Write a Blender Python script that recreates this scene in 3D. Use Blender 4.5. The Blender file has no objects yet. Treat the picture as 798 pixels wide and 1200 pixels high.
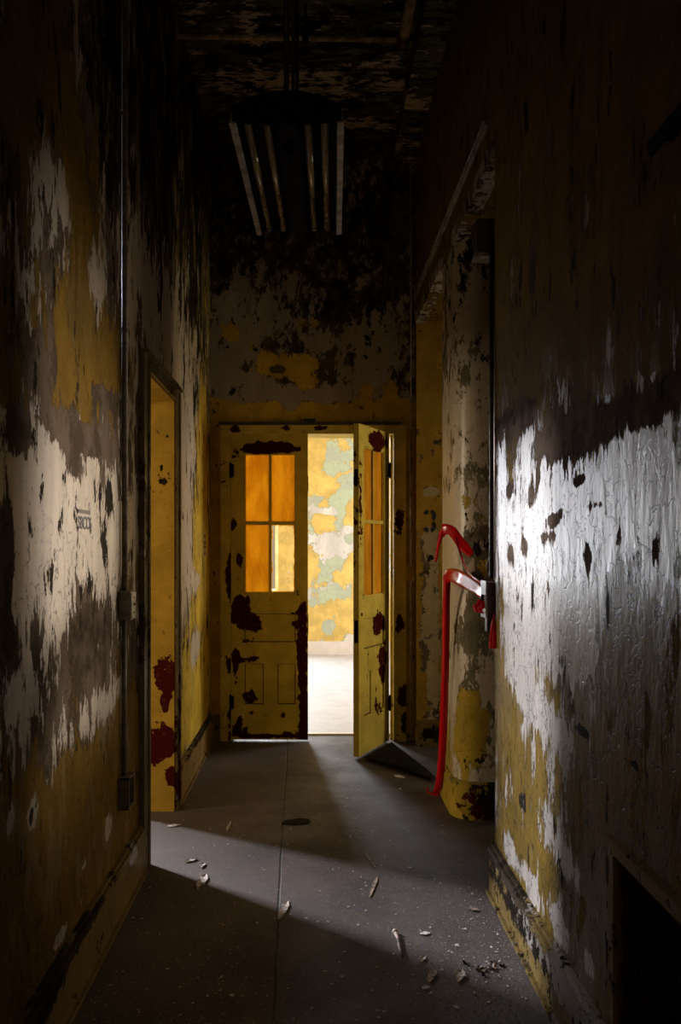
import bpy, math, random
import numpy as np
from mathutils import Vector, Matrix, noise
R = random.Random(7)
SC = bpy.context.scene
COL = SC.collection
F = 1000.0; VX = 367.0; VY = 641.0; H = 1.5      # focal in px, vanishing point, camera height
XL, XR = -0.80, 0.79
YB = 6.61                                         # face of the end wall
ZC = 4.65
def P(px, py, Y): return Vector(((px-VX)*Y/F, Y, H-(py-VY)*Y/F))
def FL(px, py, z=0.0):
    Y = (H-z)*F/(py-VY); return Vector(((px-VX)*Y/F, Y, z))

# ------------------------------------------------------------------ nodes
class NT:
    def __init__(s, name):
        s.m = bpy.data.materials.new(name); s.m.use_nodes = True
        s.t = s.m.node_tree; s.t.nodes.clear()
        s.out = s.t.nodes.new('ShaderNodeOutputMaterial')
    def n(s, typ, **kw):
        x = s.t.nodes.new(typ)
        for k, v in kw.items(): setattr(x, k, v)
        return x
    def l(s, a, b): s.t.links.new(a, b)
    def put(s, sock, v):
        if hasattr(v, 'is_output') or isinstance(v, bpy.types.NodeSocket): s.l(v, sock)
        else: sock.default_value = v
    def math(s, op, a, b=0.0, c=None, clamp=False):
        x = s.n('ShaderNodeMath', operation=op, use_clamp=clamp)
        s.put(x.inputs[0], a); s.put(x.inputs[1], b)
        if c is not None: s.put(x.inputs[2], c)
        return x.outputs[0]
    def mix(s, f, a, b, mode='MIX'):
        x = s.n('ShaderNodeMix', data_type='RGBA', blend_type=mode)
        s.put(x.inputs[0], f); s.put(x.inputs[6], a); s.put(x.inputs[7], b)
        return x.outputs[2]
    def coord(s, scale=(1,1,1), off=(0,0,0)):
        tc = s.n('ShaderNodeTexCoord'); mp = s.n('ShaderNodeMapping')
        mp.inputs['Scale'].default_value = scale; mp.inputs['Location'].default_value = off
        s.l(tc.outputs['Object'], mp.inputs[0]); return mp.outputs[0]
    def noise(s, vec, scale, detail=6, rough=.6, dist=0.0):
        x = s.n('ShaderNodeTexNoise'); s.l(vec, x.inputs['Vector'])
        x.inputs['Scale'].default_value = scale; x.inputs['Detail'].default_value = detail
        x.inputs['Roughness'].default_value = rough; x.inputs['Distortion'].default_value = dist
        return x.outputs[0]
    def ramp(s, v, a, b, lo=0.0, hi=1.0):
        x = s.n('ShaderNodeMapRange', interpolation_type='SMOOTHSTEP')
        s.put(x.inputs[0], v); x.inputs[1].default_value = a; x.inputs[2].default_value = b
        x.inputs[3].default_value = lo; x.inputs[4].default_value = hi
        return x.outputs[0]
    def attr(s, name):
        x = s.n('ShaderNodeAttribute', attribute_name=name); return x.outputs['Fac']
    def bsdf(s, col, rough, bump=None, dist=.003, strength=.8, **kw):
        b = s.n('ShaderNodeBsdfPrincipled')
        s.put(b.inputs['Base Color'], col); s.put(b.inputs['Roughness'], rough)
        for k, v in kw.items(): s.put(b.inputs[k], v)
        if bump is not None:
            bp = s.n('ShaderNodeBump'); bp.inputs['Strength'].default_value = strength
            bp.inputs['Distance'].default_value = dist
            s.put(bp.inputs['Height'], bump); s.l(bp.outputs[0], b.inputs['Normal'])
        s.l(b.outputs[0], s.out.inputs[0]); return b
def c4(c): return (c[0], c[1], c[2], 1.0)

def peel(name, plaster, plaster2, primer, top, dark=(.016,.012,.008), red=(.048,.004,.003), map_scale=(2.2,2.2,.9),
         ns=1.6, k=2.0, kd=2.0, primer_rough=.36, top_rough=.4, cracks=True, bump=.004, spec=.5, kh=2.7):
    """Layers of old paint: bare plaster, primer, top coat, mould, oxide red undercoat; the W Y D R C fields say where each shows."""
    t = NT(name)
    v = t.coord(map_scale); v2 = t.coord(map_scale, (7.3, 2.1, 5.7)); v3 = t.coord(map_scale, (-4.1, 9.2, 1.3))
    iso = t.coord()
    nW = t.noise(v, ns, 9, .62, .25); nY = t.noise(v2, ns*1.15, 9, .6, .35); nD = t.noise(v3, ns*2.2, 9, .68, .3)
    hs = tuple(q*r_ for q, r_ in zip(map_scale, (3.4,3.4,2.6)))
    nH = t.noise(t.coord(hs, (1.7,3.3,8.8)), ns*1.3, 10, .74, .3)
    nH2 = t.noise(t.coord(hs, (5.7,0.3,2.8)), ns*1.3, 10, .74, .3)
    def mask(field, n, kk, hi=None, kh=kh):
        a = t.math('SUBTRACT', n, .5); a = t.math('MULTIPLY_ADD', a, kk*1.35, t.attr(field))
        a = t.math('MULTIPLY_ADD', t.math('SUBTRACT', hi or nH, .5), kh, a)
        return t.ramp(a, -.012, .012), a
    mW, aW = mask('W', nW, k); mY, aY = mask('Y', nY, k, nH2, kh*.85); mD, aD = mask('D', nD, kd, nH2, 1.9)
    nR = t.noise(iso, 16, 6, .62, .5)
    mR, aR = mask('R', nR, 1.5)
    grime = t.noise(t.coord((3,3,.7)), 2.0, 7, .65)
    fine = t.noise(iso, 34, 5, .7)
    base = t.mix(t.ramp(t.noise(iso, 5, 9, .7), .42, .58), c4(plaster), c4(plaster2))
    colW = t.mix(t.ramp(grime, .35, .7), c4([x*.72 for x in primer]), c4(primer))
    colY = t.mix(t.ramp(t.noise(iso, 5, 6, .6), .35, .68), c4([x*.72 for x in top]), c4(top))
    col = t.mix(mW, base, colW); col = t.mix(mY, col, colY)
    # thin dark rim round every torn patch: edge shadow put into the colour
    def rim(a, w):
        return t.ramp(t.math('ABSOLUTE', a), 0, w, 1, 0)
    rimW = t.math('MULTIPLY', rim(aW, .030), t.math('SUBTRACT', 1, mY))
    rims = t.math('MAXIMUM', rimW, rim(aY, .024))
    col = t.mix(t.math('MULTIPLY', rims, .75), col, c4([x*.28 for x in plaster]))
    col = t.mix(mD, col, c4(dark))
    col = t.mix(mR, col, c4(red))
    sk = t.noise(t.coord(tuple(q*.8 for q in map_scale), (3.1,1.2,6.6)), 22, 6, .72, .2)
    col = t.mix(t.ramp(sk, .655, .67, 0, .85), col, c4(dark))
    col = t.mix(t.math('MULTIPLY', t.ramp(sk, .335, .32, 0, .9), mY), col, colW)
    hgt = t.math('ADD', t.math('MULTIPLY', mW, .55), t.math('MULTIPLY', mY, .8))
    hgt = t.math('SUBTRACT', hgt, t.math('MULTIPLY', mD, .5))
    hgt = t.math('SUBTRACT', hgt, t.math('MULTIPLY', mR, .7))
    if cracks:
        vo = t.n('ShaderNodeTexVoronoi', feature='DISTANCE_TO_EDGE'); vo.inputs['Scale'].default_value = 9.0
        wv = t.n('ShaderNodeVectorMath', operation='ADD')
        nz = t.n('ShaderNodeTexNoise'); nz.inputs['Scale'].default_value = 5; nz.inputs['Detail'].default_value = 5
        t.l(iso, nz.inputs['Vector'])
        sc = t.n('ShaderNodeVectorMath', operation='SCALE'); t.l(nz.outputs[1], sc.inputs[0]); sc.inputs['Scale'].default_value = .45
        t.l(t.coord((1.3,1.3,.55)), wv.inputs[0]); t.l(sc.outputs[0], wv.inputs[1]); t.l(wv.outputs[0], vo.inputs['Vector'])
        cr = t.math('MULTIPLY', t.ramp(vo.outputs[0], .008, .032, 1, 0), t.ramp(t.math('ADD', t.attr('C'), t.math('MULTIPLY', t.math('SUBTRACT', t.noise(iso, 4, 3), .5), 2.0)), .0, .25))
        col = t.mix(t.math('MULTIPLY', cr, .85), col, c4([x*.25 for x in plaster]))
        hgt = t.math('SUBTRACT', hgt, t.math('MULTIPLY', cr, .12))
    hgt = t.math('ADD', hgt, t.math('MULTIPLY', fine, .16))
    hgt = t.math('ADD', hgt, t.math('MULTIPLY', t.noise(v2, 6, 5, .6), 1.1))
    col = t.mix(t.ramp(fine, .30, .46, .35, 0), col, c4([x*.35 for x in top]))
    rgh = t.math('MULTIPLY_ADD', mW, primer_rough-.92, .92)
    rgh = t.math('MAXIMUM', t.math('MINIMUM', rgh, t.math('MULTIPLY_ADD', mY, top_rough-.92, .92)), t.math('MULTIPLY', t.math('MAXIMUM', mD, mR), .7))
    b = t.bsdf(col, rgh, hgt, bump, .9); t.l(t.math('MULTIPLY_ADD', t.math('MULTIPLY', t.math('SUBTRACT', mW, t.math('MULTIPLY', mY, .9), clamp=True), t.math('SUBTRACT', 1, t.math('MAXIMUM', mD, mR))), spec-.02, .02), b.inputs['Specular IOR Level'])
    return t.m

def plain(name, col, rough=.5, var=.25, scale=12, metal=0.0, bump=.001, col2=None, spec=.5):
    t = NT(name); v = t.coord()
    n = t.noise(v, scale, 7, .65)
    a = c4(col); b = c4(col2 if col2 else [x*(1-var*1.6) for x in col])
    t.bsdf(t.mix(t.ramp(n, .38, .62), a, b), rough, n, bump, .6, Metallic=metal).inputs['Specular IOR Level'].default_value = spec
    return t.m

PL = (.135,.098,.066); PL2 = (.070,.048,.030)
M = {}
M['left'] = peel('peeling_paint_left_wall', PL, PL2, (.50,.40,.29), (.20,.112,.016), primer_rough=.45, top_rough=.75)
M['leftfar'] = peel('peeling_paint_left_wall_far_lit', (.16,.12,.05), (.09,.065,.03), (.55,.44,.30), (.60,.40,.05), primer_rough=.45, top_rough=.6)  # brighter copy of the left wall paint: light on this corner put into colour
M['right'] = peel('peeling_paint_right_wall', (.14,.095,.065), (.075,.048,.032), (.48,.41,.35), (.185,.110,.019), kh=3.8, ns=1.9, primer_rough=.36, top_rough=.8, k=1.8, bump=.006)
M['end'] = peel('peeling_paint_end_wall', (.095,.065,.030), (.045,.030,.014), (.36,.28,.19), (.62,.38,.03), map_scale=(1.6,1.6,1.1), ns=2.6, top_rough=.45)
M['pier'] = peel('peeling_paint_pier', (.17,.14,.08), (.10,.085,.05), (.50,.40,.28), (.36,.235,.028), map_scale=(2,2,1.2), ns=2.4, bump=.003)
M['jamb'] = peel('yellow_painted_jamb', PL, PL2, (.50,.38,.2), (.42,.25,.035), map_scale=(1,1,1), ns=3, cracks=False, bump=.002)
M['casing'] = peel('dark_painted_casing', PL, PL2, (.30,.24,.17), (.24,.18,.09), map_scale=(1,1,1), ns=3, cracks=False, bump=.002)
M['door'] = peel('olive_yellow_door_paint', (.11,.05,.02), (.06,.02,.01), (.6,.5,.2), (.72,.54,.10), map_scale=(1,1,1), ns=3, cracks=False, bump=.002, top_rough=.38)
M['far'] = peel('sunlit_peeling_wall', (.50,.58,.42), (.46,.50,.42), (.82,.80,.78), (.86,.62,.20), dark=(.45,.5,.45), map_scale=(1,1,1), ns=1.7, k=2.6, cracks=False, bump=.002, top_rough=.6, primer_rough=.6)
M['ceil'] = peel('mouldy_ceiling', (.15,.14,.075), (.08,.07,.04), (.80,.62,.42), (.40,.23,.10), map_scale=(.9,2.4,1), ns=2.5, cracks=False)
M['orange'] = None
def mat_pane():
    t = NT('orange_painted_glass'); v = t.coord((3,3,1))
    n = t.noise(v, 4, 6, .65); col = t.mix(t.ramp(n, .3, .7), c4((.80,.50,.07)), c4((.62,.33,.03)))
    d = t.n('ShaderNodeBsdfPrincipled'); t.l(col, d.inputs['Base Color']); d.inputs['Roughness'].default_value = .35
    tr = t.n('ShaderNodeBsdfTranslucent'); t.l(col, tr.inputs[0])
    mx = t.n('ShaderNodeMixShader'); mx.inputs[0].default_value = .72
    t.l(d.outputs[0], mx.inputs[1]); t.l(tr.outputs[0], mx.inputs[2]); t.l(mx.outputs[0], t.out.inputs[0])
    return t.m
M['orange'] = mat_pane()
def mat_tape():
    t = NT('red_plastic_tape'); v = t.coord()
    n = t.noise(v, 30, 3, .5)
    d = t.n('ShaderNodeBsdfPrincipled'); d.inputs['Base Color'].default_value = (.62,.006,.008,1); d.inputs['Roughness'].default_value = .22
    d.inputs['Coat Weight'].default_value = .5
    bp = t.n('ShaderNodeBump'); bp.inputs['Distance'].default_value = .002; t.l(n, bp.inputs['Height']); t.l(bp.outputs[0], d.inputs['Normal'])
    tr = t.n('ShaderNodeBsdfTranslucent'); tr.inputs[0].default_value = (.9,.02,.02,1)
    mx = t.n('ShaderNodeMixShader'); mx.inputs[0].default_value = .35
    t.l(d.outputs[0], mx.inputs[1]); t.l(tr.outputs[0], mx.inputs[2]); t.l(mx.outputs[0], t.out.inputs[0])
    return t.m
M['tape'] = mat_tape()
def mat_floor():
    t = NT('worn_brown_linoleum'); v = t.coord()
    n = t.noise(v, 2.2, 9, .7); f = t.noise(v, 26, 6, .75); g = t.noise(t.coord((9,1.3,1)), 5, 6, .7)
    col = t.mix(t.ramp(n, .35, .65), c4((.078,.056,.052)), c4((.040,.027,.023)))
    col = t.mix(t.ramp(f, .56, .70, 0, .55), col, c4((.19,.155,.14)))
    col = t.mix(t.ramp(f, .30, .44, .7, 0), col, c4((.022,.015,.012)))
    d2 = t.noise(t.coord((1,1,1), (4,4,4)), 75, 4, .8)
    col = t.mix(t.ramp(d2, .60, .66, 0, .6), col, c4((.30,.25,.23)))
    sc_ = t.noise(t.coord((1.2,14,1), (2,0,0)), 3, 5, .7); col = t.mix(t.ramp(sc_, .62, .68, 0, .35), col, c4((.17,.14,.13)))
    col = t.mix(t.ramp(g, .60, .72, 0, .4), col, c4((.04,.028,.022)))
    sp = t.n('ShaderNodeSeparateXYZ'); t.l(v, sp.inputs[0])
    w = t.math('ADD', sp.outputs[0], t.math('MULTIPLY_ADD', sp.outputs[1], .017, .085))
    w = t.math('ADD', w, t.math('MULTIPLY', t.math('SUBTRACT', t.noise(v, 3, 4, .6), .5), .02))
    col = t.mix(t.ramp(w, -.35, .0, .35, 0), col, c4((.10,.07,.045)))
    seam = t.ramp(t.math('ABSOLUTE', w), .002, .007, 1, 0)
    col = t.mix(t.math('MULTIPLY', seam, .9), col, c4((.008,.006,.005)))
    h = t.math('SUBTRACT', t.math('ADD', t.math('MULTIPLY', n, .8), t.math('MULTIPLY', f, .35)), t.math('MULTIPLY', seam, .8))
    t.bsdf(col, t.ramp(n, .3, .7, .55, .75), h, .004, .7)
    return t.m
M['floor'] = mat_floor()
M['farfloor'] = plain('pale_dusty_floor', (.56,.57,.63), .55, .08, 5)
M['farbase'] = plain('white_painted_skirting', (.80,.74,.72), .5, .06, 6)
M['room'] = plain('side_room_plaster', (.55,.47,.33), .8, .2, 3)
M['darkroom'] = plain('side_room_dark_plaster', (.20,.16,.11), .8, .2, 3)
M['basel'] = peel('skirting_paint', (.060,.042,.028), (.03,.02,.013), (.28,.23,.19), (.24,.155,.05), map_scale=(1.6,1.6,1.6), ns=3.2, bump=.003)
M['brown'] = plain('dark_brown_painted_metal', (.045,.028,.016), .45, .3, 20)
M['cond'] = plain('brown_painted_conduit', (.22,.165,.11), .42, .3, 25)
M['pale'] = plain('pale_painted_metal', (.34,.29,.21), .4, .4, 18)
M['black'] = plain('blackened_metal', (.010,.007,.006), .8, .3, 30, spec=.05)
M['screen'] = plain('rusted_wire', (.07,.055,.045), .7, .4, 30)
M['tube'] = plain('dusty_glass_tube', (.30,.22,.10), .07, .15, 25, bump=.0001)
M['flange'] = plain('dusty_white_enamel', (.42,.38,.36), .35, .4, 14)
M['red_iron'] = plain('oxide_red_iron', (.09,.014,.010), .5, .4, 18)
M['pipe'] = plain('tan_painted_pipe', (.70,.50,.24), .45, .4, 14)
M['flake'] = plain('paint_flake', (.80,.74,.66), .6, .3, 60)
M['flakey'] = plain('yellow_paint_flake', (.40,.27,.08), .6, .3, 60)
M['wood'] = plain('splintered_wood', (.40,.28,.21), .7, .5, 40)
M['bark'] = plain('curled_dry_paint_strip', (.60,.47,.38), .7, .5, 50)
M['crumb'] = plain('plaster_crumbs', (.70,.62,.54), .8, .5, 90)
M['ink'] = plain('black_stencil_paint', (.012,.010,.008), .6, .2, 60)
M['lino'] = plain('lifted_linoleum', (.020,.015,.012), .85, .4, 9, spec=.08)
M['rust'] = plain('rusty_latch', (.14,.05,.02), .6, .5, 30)
M['white_sash'] = plain('white_window_sash', (.7,.68,.62), .5, .15, 9)

# ------------------------------------------------------------------ mesh helpers
class MB:
    def __init__(s): s.v = []; s.f = []; s.m = []
    def add(s, vs, fs, mi=0):
        o = len(s.v); s.v += [tuple(v) for v in vs]; s.f += [tuple(i+o for i in f) for f in fs]; s.m += [mi]*len(fs)
    def quad(s, o, u, v, step, mi=0, hole=None):
        o, u, v = Vector(o), Vector(u), Vector(v)
        nu = max(1, int(math.ceil(u.length/step))); nv = max(1, int(math.ceil(v.length/step)))
        vs = [o+u*(i/nu)+v*(j/nv) for j in range(nv+1) for i in range(nu+1)]
        fs = [(j*(nu+1)+i, j*(nu+1)+i+1, (j+1)*(nu+1)+i+1, (j+1)*(nu+1)+i) for j in range(nv) for i in range(nu)]
        s.add(vs, fs, mi)
    def box(s, x0, x1, y0, y1, z0, z1, step=9, fine='', mi=0):
        st = lambda k: step if (k in fine or fine == 'all') else 99
        s.quad((x0,y0,z0), (x1-x0,0,0), (0,0,z1-z0), st('-y'), mi)
        s.quad((x1,y1,z0), (x0-x1,0,0), (0,0,z1-z0), st('+y'), mi)
        s.quad((x0,y1,z0), (0,y0-y1,0), (0,0,z1-z0), st('-x'), mi)
        s.quad((x1,y0,z0), (0,y1-y0,0), (0,0,z1-z0), st('+x'), mi)
        s.quad((x0,y0,z1), (x1-x0,0,0), (0,y1-y0,0), st('+z'), mi)
        s.quad((x0,y1,z0), (x1-x0,0,0), (0,y0-y1,0), st('-z'), mi)
    def tube(s, pts, r, n=12, cap=True, mi=0):
        pts = [Vector(p) for p in pts]; rings = []
        rr = r if isinstance(r, (list, tuple)) else [r]*len(pts)
        for i, p in enumerate(pts):
            d = (pts[min(i+1, len(pts)-1)]-pts[max(i-1, 0)]).normalized()
            a = Vector((0,0,1)) if abs(d.z) < .9 else Vector((1,0,0))
            u = d.cross(a).normalized(); w = d.cross(u)
            rings.append([p+(u*math.cos(2*math.pi*k/n)+w*math.sin(2*math.pi*k/n))*rr[i] for k in range(n)])
        vs = [v for g in rings for v in g]; fs = []
        for i in range(len(pts)-1):
            for k in range(n): fs.append((i*n+k, i*n+(k+1)%n, (i+1)*n+(k+1)%n, (i+1)*n+k))
        if cap: fs += [tuple(range(n))[::-1], tuple((len(pts)-1)*n+k for k in range(n))]
        s.add(vs, fs, mi)
    def prism(s, poly, y0, y1, mi=0):       # poly in x,z extruded along y
        n = len(poly); vs = [(x, y0, z) for x, z in poly]+[(x, y1, z) for x, z in poly]
        s.add(vs, [tuple(range(n)), tuple(range(n, 2*n))[::-1]]+[(i, i+n, (i+1)%n+n, (i+1)%n) for i in range(n)], mi)
    def build(s, name, mat, parent=None, smooth=False, origin=None, bevel=0, fields=None, disp=0):
        me = bpy.data.meshes.new(name)
        V = [Vector(v) for v in s.v]
        if origin is None and parent is None:
            xs = [v.x for v in V]; ys = [v.y for v in V]; zs = [v.z for v in V]
            origin = Vector(((min(xs)+max(xs))/2, (min(ys)+max(ys))/2, min(zs)))
        o = bpy.data.objects.new(name, me); COL.objects.link(o)
        if parent is not None:
            o.parent = parent; wo = Vector((0,0,0)); p = parent
            while p: wo = wo+p.location; p = p.parent
            if parent.get('_local'): wo = Vector((0,0,0))
            off = wo
        else:
            off = Vector(origin); o.location = off
        pts = [v-off for v in V]
        if disp:
            pts = [p+Vector((noise.noise(q*1.7+Vector((3,1,7))), noise.noise(q*1.7), noise.noise(q*1.7+Vector((9,4,2)))))*disp for p, q in zip(pts, V)]
        me.from_pydata(pts, [], s.f)
        for m in (mat if isinstance(mat, list) else [mat]): me.materials.append(m)
        me.polygons.foreach_set('material_index', s.m)
        if smooth: me.polygons.foreach_set('use_smooth', [True]*len(s.f))
        me.update(); me.validate()
        if fields is not None:
            A = np.array([tuple(v) for v in V])
            for k, arr in fields(A).items():
                at = me.attributes.new(k, 'FLOAT', 'POINT'); at.data.foreach_set('value', arr.astype(np.float32))
        if bevel:
            b = o.modifiers.new('bevel', 'BEVEL'); b.width = bevel; b.segments = 2; b.limit_method = 'ANGLE'
        return o
def struct(o, label=None):
    o['kind'] = 'structure'
    if label: o['label'] = label
    return o
def tag(o, label, cat, group=None, kind=None):
    o['label'] = label; o['category'] = cat
    if group: o['group'] = group
    if kind: o['kind'] = kind
    return o
def empty(name, loc, rz=0):
    e = bpy.data.objects.new(name, None); e.location = loc; e.rotation_euler[2] = rz; e.empty_display_size = .1
    COL.objects.link(e); return e

def wall_fields(X0, defaults, blobs, extra=None):
    """Patches measured on the wall itself: every blob is (kind, px, py, rx, ry, amount) turned into wall metres (Y,Z)."""
    B = []
    for k, px, py, rx, ry, a in blobs:
        Y = X0*F/(px-VX); B.append((k, Y, H-(py-VY)*Y/F, abs(rx*Y/(px-VX)), ry*Y/F, a))
    def fn(A):
        f = {k: np.full(len(A), v) for k, v in defaults.items()}
        for k, y, z, ry, rz, a in B:
            g = a*np.exp(-(((A[:,1]-y)/ry)**2+((A[:,2]-z)/rz)**2)**1.15)
            add(f, k, g)
        if extra: extra(A, f)
        return f
    return fn
def add(f, k, g):
    if k == 'P': f['W'] -= g; f['Y'] -= g
    elif k == 'V': f['W'] += g; f['Y'] -= g
    elif k == 'O': f['Y'] += g
    else: f[k] += g
def flat_fields(defaults, blobs, axes=(0,2), extra=None):
    def fn(A):
        f = {k: np.full(len(A), v) for k, v in defaults.items()}
        for k, x, z, rx, rz, a in blobs:
            add(f, k, a*np.exp(-(((A[:,axes[0]]-x)/rx)**2+((A[:,axes[1]]-z)/rz)**2)**1.3))
        if extra: extra(A, f)
        return f
    return fn
def endpx(lst, Y=YB):
    return [(k, (px-VX)*Y/F, H-(py-VY)*Y/F, rx*Y/F, ry*Y/F, a) for k, px, py, rx, ry, a in lst]
def sm(x, a, b): t = np.clip((x-a)/(b-a), 0, 1); return t*t*(3-2*t)

# ------------------------------------------------------------------ floor, ceiling
m = MB(); m.box(-1.5, 1.5, -4, 6.80, -.12, 0); struct(m.build('floor', M['floor'], origin=(0,0,0)))
ceil_f = flat_fields(dict(W=-.35, Y=-.45, D=-.1, R=-.7, C=-1),
    [('W', 0, 5.75, .9, .22, .5), ('W', 0, 6.3, .9, .25, .45), ('W', -.45, 5.0, .3, .12, .4), ('R', 0, 5.60, .8, .035, .75), ('W',.5,5.3,.1,1.2,.3), ('W',-.36,5.3,.05,1.2,.45), ('D', 0,5.35,.5,.2,.3)], (0,1))
m = MB(); m.box(-1.15, 1.15, -4, 6.80, ZC, ZC+.2, .05, '-z'); struct(m.build('ceiling', M['ceil'], origin=(0,0,0), fields=ceil_f))
n = 1
for x0, x1, y0, y1 in ((-.39,-.33,-4,6.6), (.25,.31,-4,6.6), (-.8,.79,4.98,5.03), (-.8,.79,5.62,5.68), (-.8,.79,6.20,6.25), (-.8,.79,3.7,3.75)):
    m = MB(); m.box(x0, x1, y0, y1, ZC-.014-(.004 if x1-x0 > 1 else 0), ZC, .06, '-z')
    struct(m.build('trim_%d' % n, M['ceil'], origin=(0,0,0), fields=ceil_f)); n += 1
m = MB(); m.box(.62, XR, -4, YB, ZC-.16, ZC, .06, '-x-z'); struct(m.build('trim_%d' % n, M['ceil'], origin=(0,0,0), fields=ceil_f)); n += 1

# ------------------------------------------------------------------ left wall
DL0, DL1, DLZ = 4.03, 4.86, 2.345
LB = [('V',75,600,75,85,.75), ('V',30,560,40,70,.25), ('V',120,640,30,110,.35), ('V',160,560,12,150,.25),
      ('P',52,425,24,42,.9), ('P',22,510,22,30,.5), ('P',92,512,26,13,1.5), ('P',60,492,14,9,.8), ('P',90,542,7,20,.9), ('P',8,640,9,50,1.5), ('P',132,470,20,9,.8),
      ('O',75,435,32,45,.75), ('O',15,455,18,40,.5), ('O',110,430,30,20,.3), ('O',45,90,55,150,.6), ('O',92,250,22,110,.65), ('O',115,390,45,60,.5), ('O',20,340,40,70,.35),('O',200,260,9,50,.3),
      ('V',65,225,18,50,.7), ('V',110,330,18,50,.55), ('V',95,70,12,90,.5), ('V',70,300,30,20,.2), ('V',30,330,12,60,.3),
      ('D',130,120,22,170,.42), ('D',190,170,30,150,.40), ('D',228,330,14,230,.34), ('D',132,215,10,40,.3), ('D',12,200,12,80,.25), ('D',10,420,12,80,.2),
      ('P',60,760,80,40,.25), ('V',35,790,35,45,.35), ('V',110,840,34,30,.4), ('V',60,700,25,60,.35), ('P',110,745,25,60,.3), ('V',20,700,12,60,.2),
      ('V',186,360,26,75,.9), ('V',222,430,14,90,.5), ('V',216,560,9,130,.8), ('V',214,680,9,60,.6), ('V',230,680,8,14,.8), ('V',232,755,8,18,.9), ('V',226,780,5,60,.35),('V',215,905,6,20,.8),
      ('O',238,560,8,150,.6), ('O',236,760,10,110,.5), ('O',226,830,14,60,.4), ('O',232,510,7,40,.4),
      ('V',38,955,7,18,1.3), ('V',70,1100,8,10,1.4), ('V',128,968,8,16,1.2), ('V',97,1018,4,5,1.2), ('D',38,955,3,12,.9), ('V',12,965,5,16,1.0),
      ('D',105,600,2,40,.3), ('D',70,615,4,20,.45), ('D',85,670,5,20,.45), ('D',100,690,8,20,.35), ('D',35,620,5,18,.4), ('D',130,585,6,18,.45), ('D',60,670,10,30,.3), ('D',120,640,4,30,.35), ('D',20,700,12,40,.2)]
def lx(A, f):
    near = (A[:,1] < 4.0)
    f['Y'] += near*.95*sm(-A[:,2], -.98, -.62)
    f['W'] += near*-.0
    far = (A[:,1] > 4.8)
    f['Y'] += far*.32*sm(-A[:,2], -2.2, -1.4); f['Y'] -= far*.2*sm(A[:,2], 2.4, 2.8)
    f['D'] += .16*sm(A[:,2], 2.7, 3.6)
    f['C'] += .5*sm(A[:,2], 1.9, 1.5)*near
    f['W'] -= .2*sm(A[:,2], 2.2, 3.5)
LD = dict(W=-.14, Y=-.16, D=-.36, R=-.9, C=-.35)
lf = wall_fields(XL, LD, LB, lx)
m = MB()
m.box(-1.15, XL, .9, DL0, 0, ZC, .03, '+x+y'); m.box(-1.15, XL, DL0, DL1, DLZ, ZC, .03, '+x')
m.box(-1.15, XL, -4, .9, 0, ZC, .2, '+x')
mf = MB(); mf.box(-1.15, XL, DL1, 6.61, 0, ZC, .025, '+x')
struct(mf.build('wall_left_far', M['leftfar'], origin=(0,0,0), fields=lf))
WLN = struct(m.build('wall_left', M['left'], origin=(0,0,0), fields=lf))

# ------------------------------------------------------------------ right wall: near slab, tall opening, round nosed pier, second opening
O1a, O1b, O2a, O2b, OZ = 3.71, 4.70, 5.25, 6.45, 3.20
RB = [('P',605,492,30,24,.7), ('P',650,515,40,20,1.1), ('P',700,500,40,20,1.0), ('P',755,480,30,24,.8), ('P',785,455,20,24,.7),
      ('V',640,625,70,95,.55), ('V',620,520,9,24,1.2), ('V',735,560,30,60,.6), ('V',780,560,30,80,.5), ('V',640,750,60,50,.5), ('V',745,690,50,60,.25),
      ('P',616,640,6,9,.9), ('P',632,560,4,12,.8), ('P',668,630,6,12,.8), ('P',712,655,5,12,.8), ('P',660,580,16,4,.6), ('P',640,690,5,14,.6), ('P',610,720,6,14,.6), ('P',650,610,10,7,1.5), ('P',679,563,7,6,1.4), ('P',622,584,6,10,.9), ('P',657,600,5,5,1), ('P',640,630,18,5,.9), ('P',688,655,4,14,1.2), ('P',728,625,5,30,.9), ('P',770,640,4,20,.9), ('P',598,650,5,16,.8),('P',700,590,14,6,.7), ('P',597,575,5,7,.9),
      ('O',620,445,14,22,.7), ('O',745,400,20,26,.6), ('O',690,330,90,90,.35), ('O',650,430,20,30,.5), ('O',730,430,40,30,.45), ('O',600,430,12,30,.4), ('O',680,400,16,50,.3),
      ('P',665,380,8,50,.8), ('P',720,250,8,70,.7), ('P',625,300,7,60,.8), ('P',775,300,9,80,.7), ('V',690,250,6,40,.8), ('V',600,330,5,40,.8), ('P',700,340,12,80,.4), ('P',610,370,20,50,.35), ('P',760,330,16,60,.3), ('P',640,200,40,60,.3), ('V',644,420,6,16,.9), ('V',750,370,6,40,.5), ('V',610,130,20,60,.3),
      ('V',606,790,16,26,.7), ('V',635,835,26,20,.8), ('V',662,880,16,26,.9), ('V',692,880,8,60,1.1), ('V',704,1000,8,60,1.0), ('V',690,930,6,60,.5), ('V',724,875,10,10,.9), ('V',640,965,20,26,.5), ('V',670,1020,20,20,.5), ('V',620,860,12,30,.3),
      ('V',600,1000,9,16,1.0), ('V',622,1040,12,16,1.1), ('V',655,1085,12,22,1.1), ('V',690,1130,12,26,1.1), ('V',685,760,5,20,1.0),
      ('D',612,940,5,10,.8), ('D',600,760,5,40,.35), ('D',675,360,3,60,.3), ('D',600,900,4,50,.3)]
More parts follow.
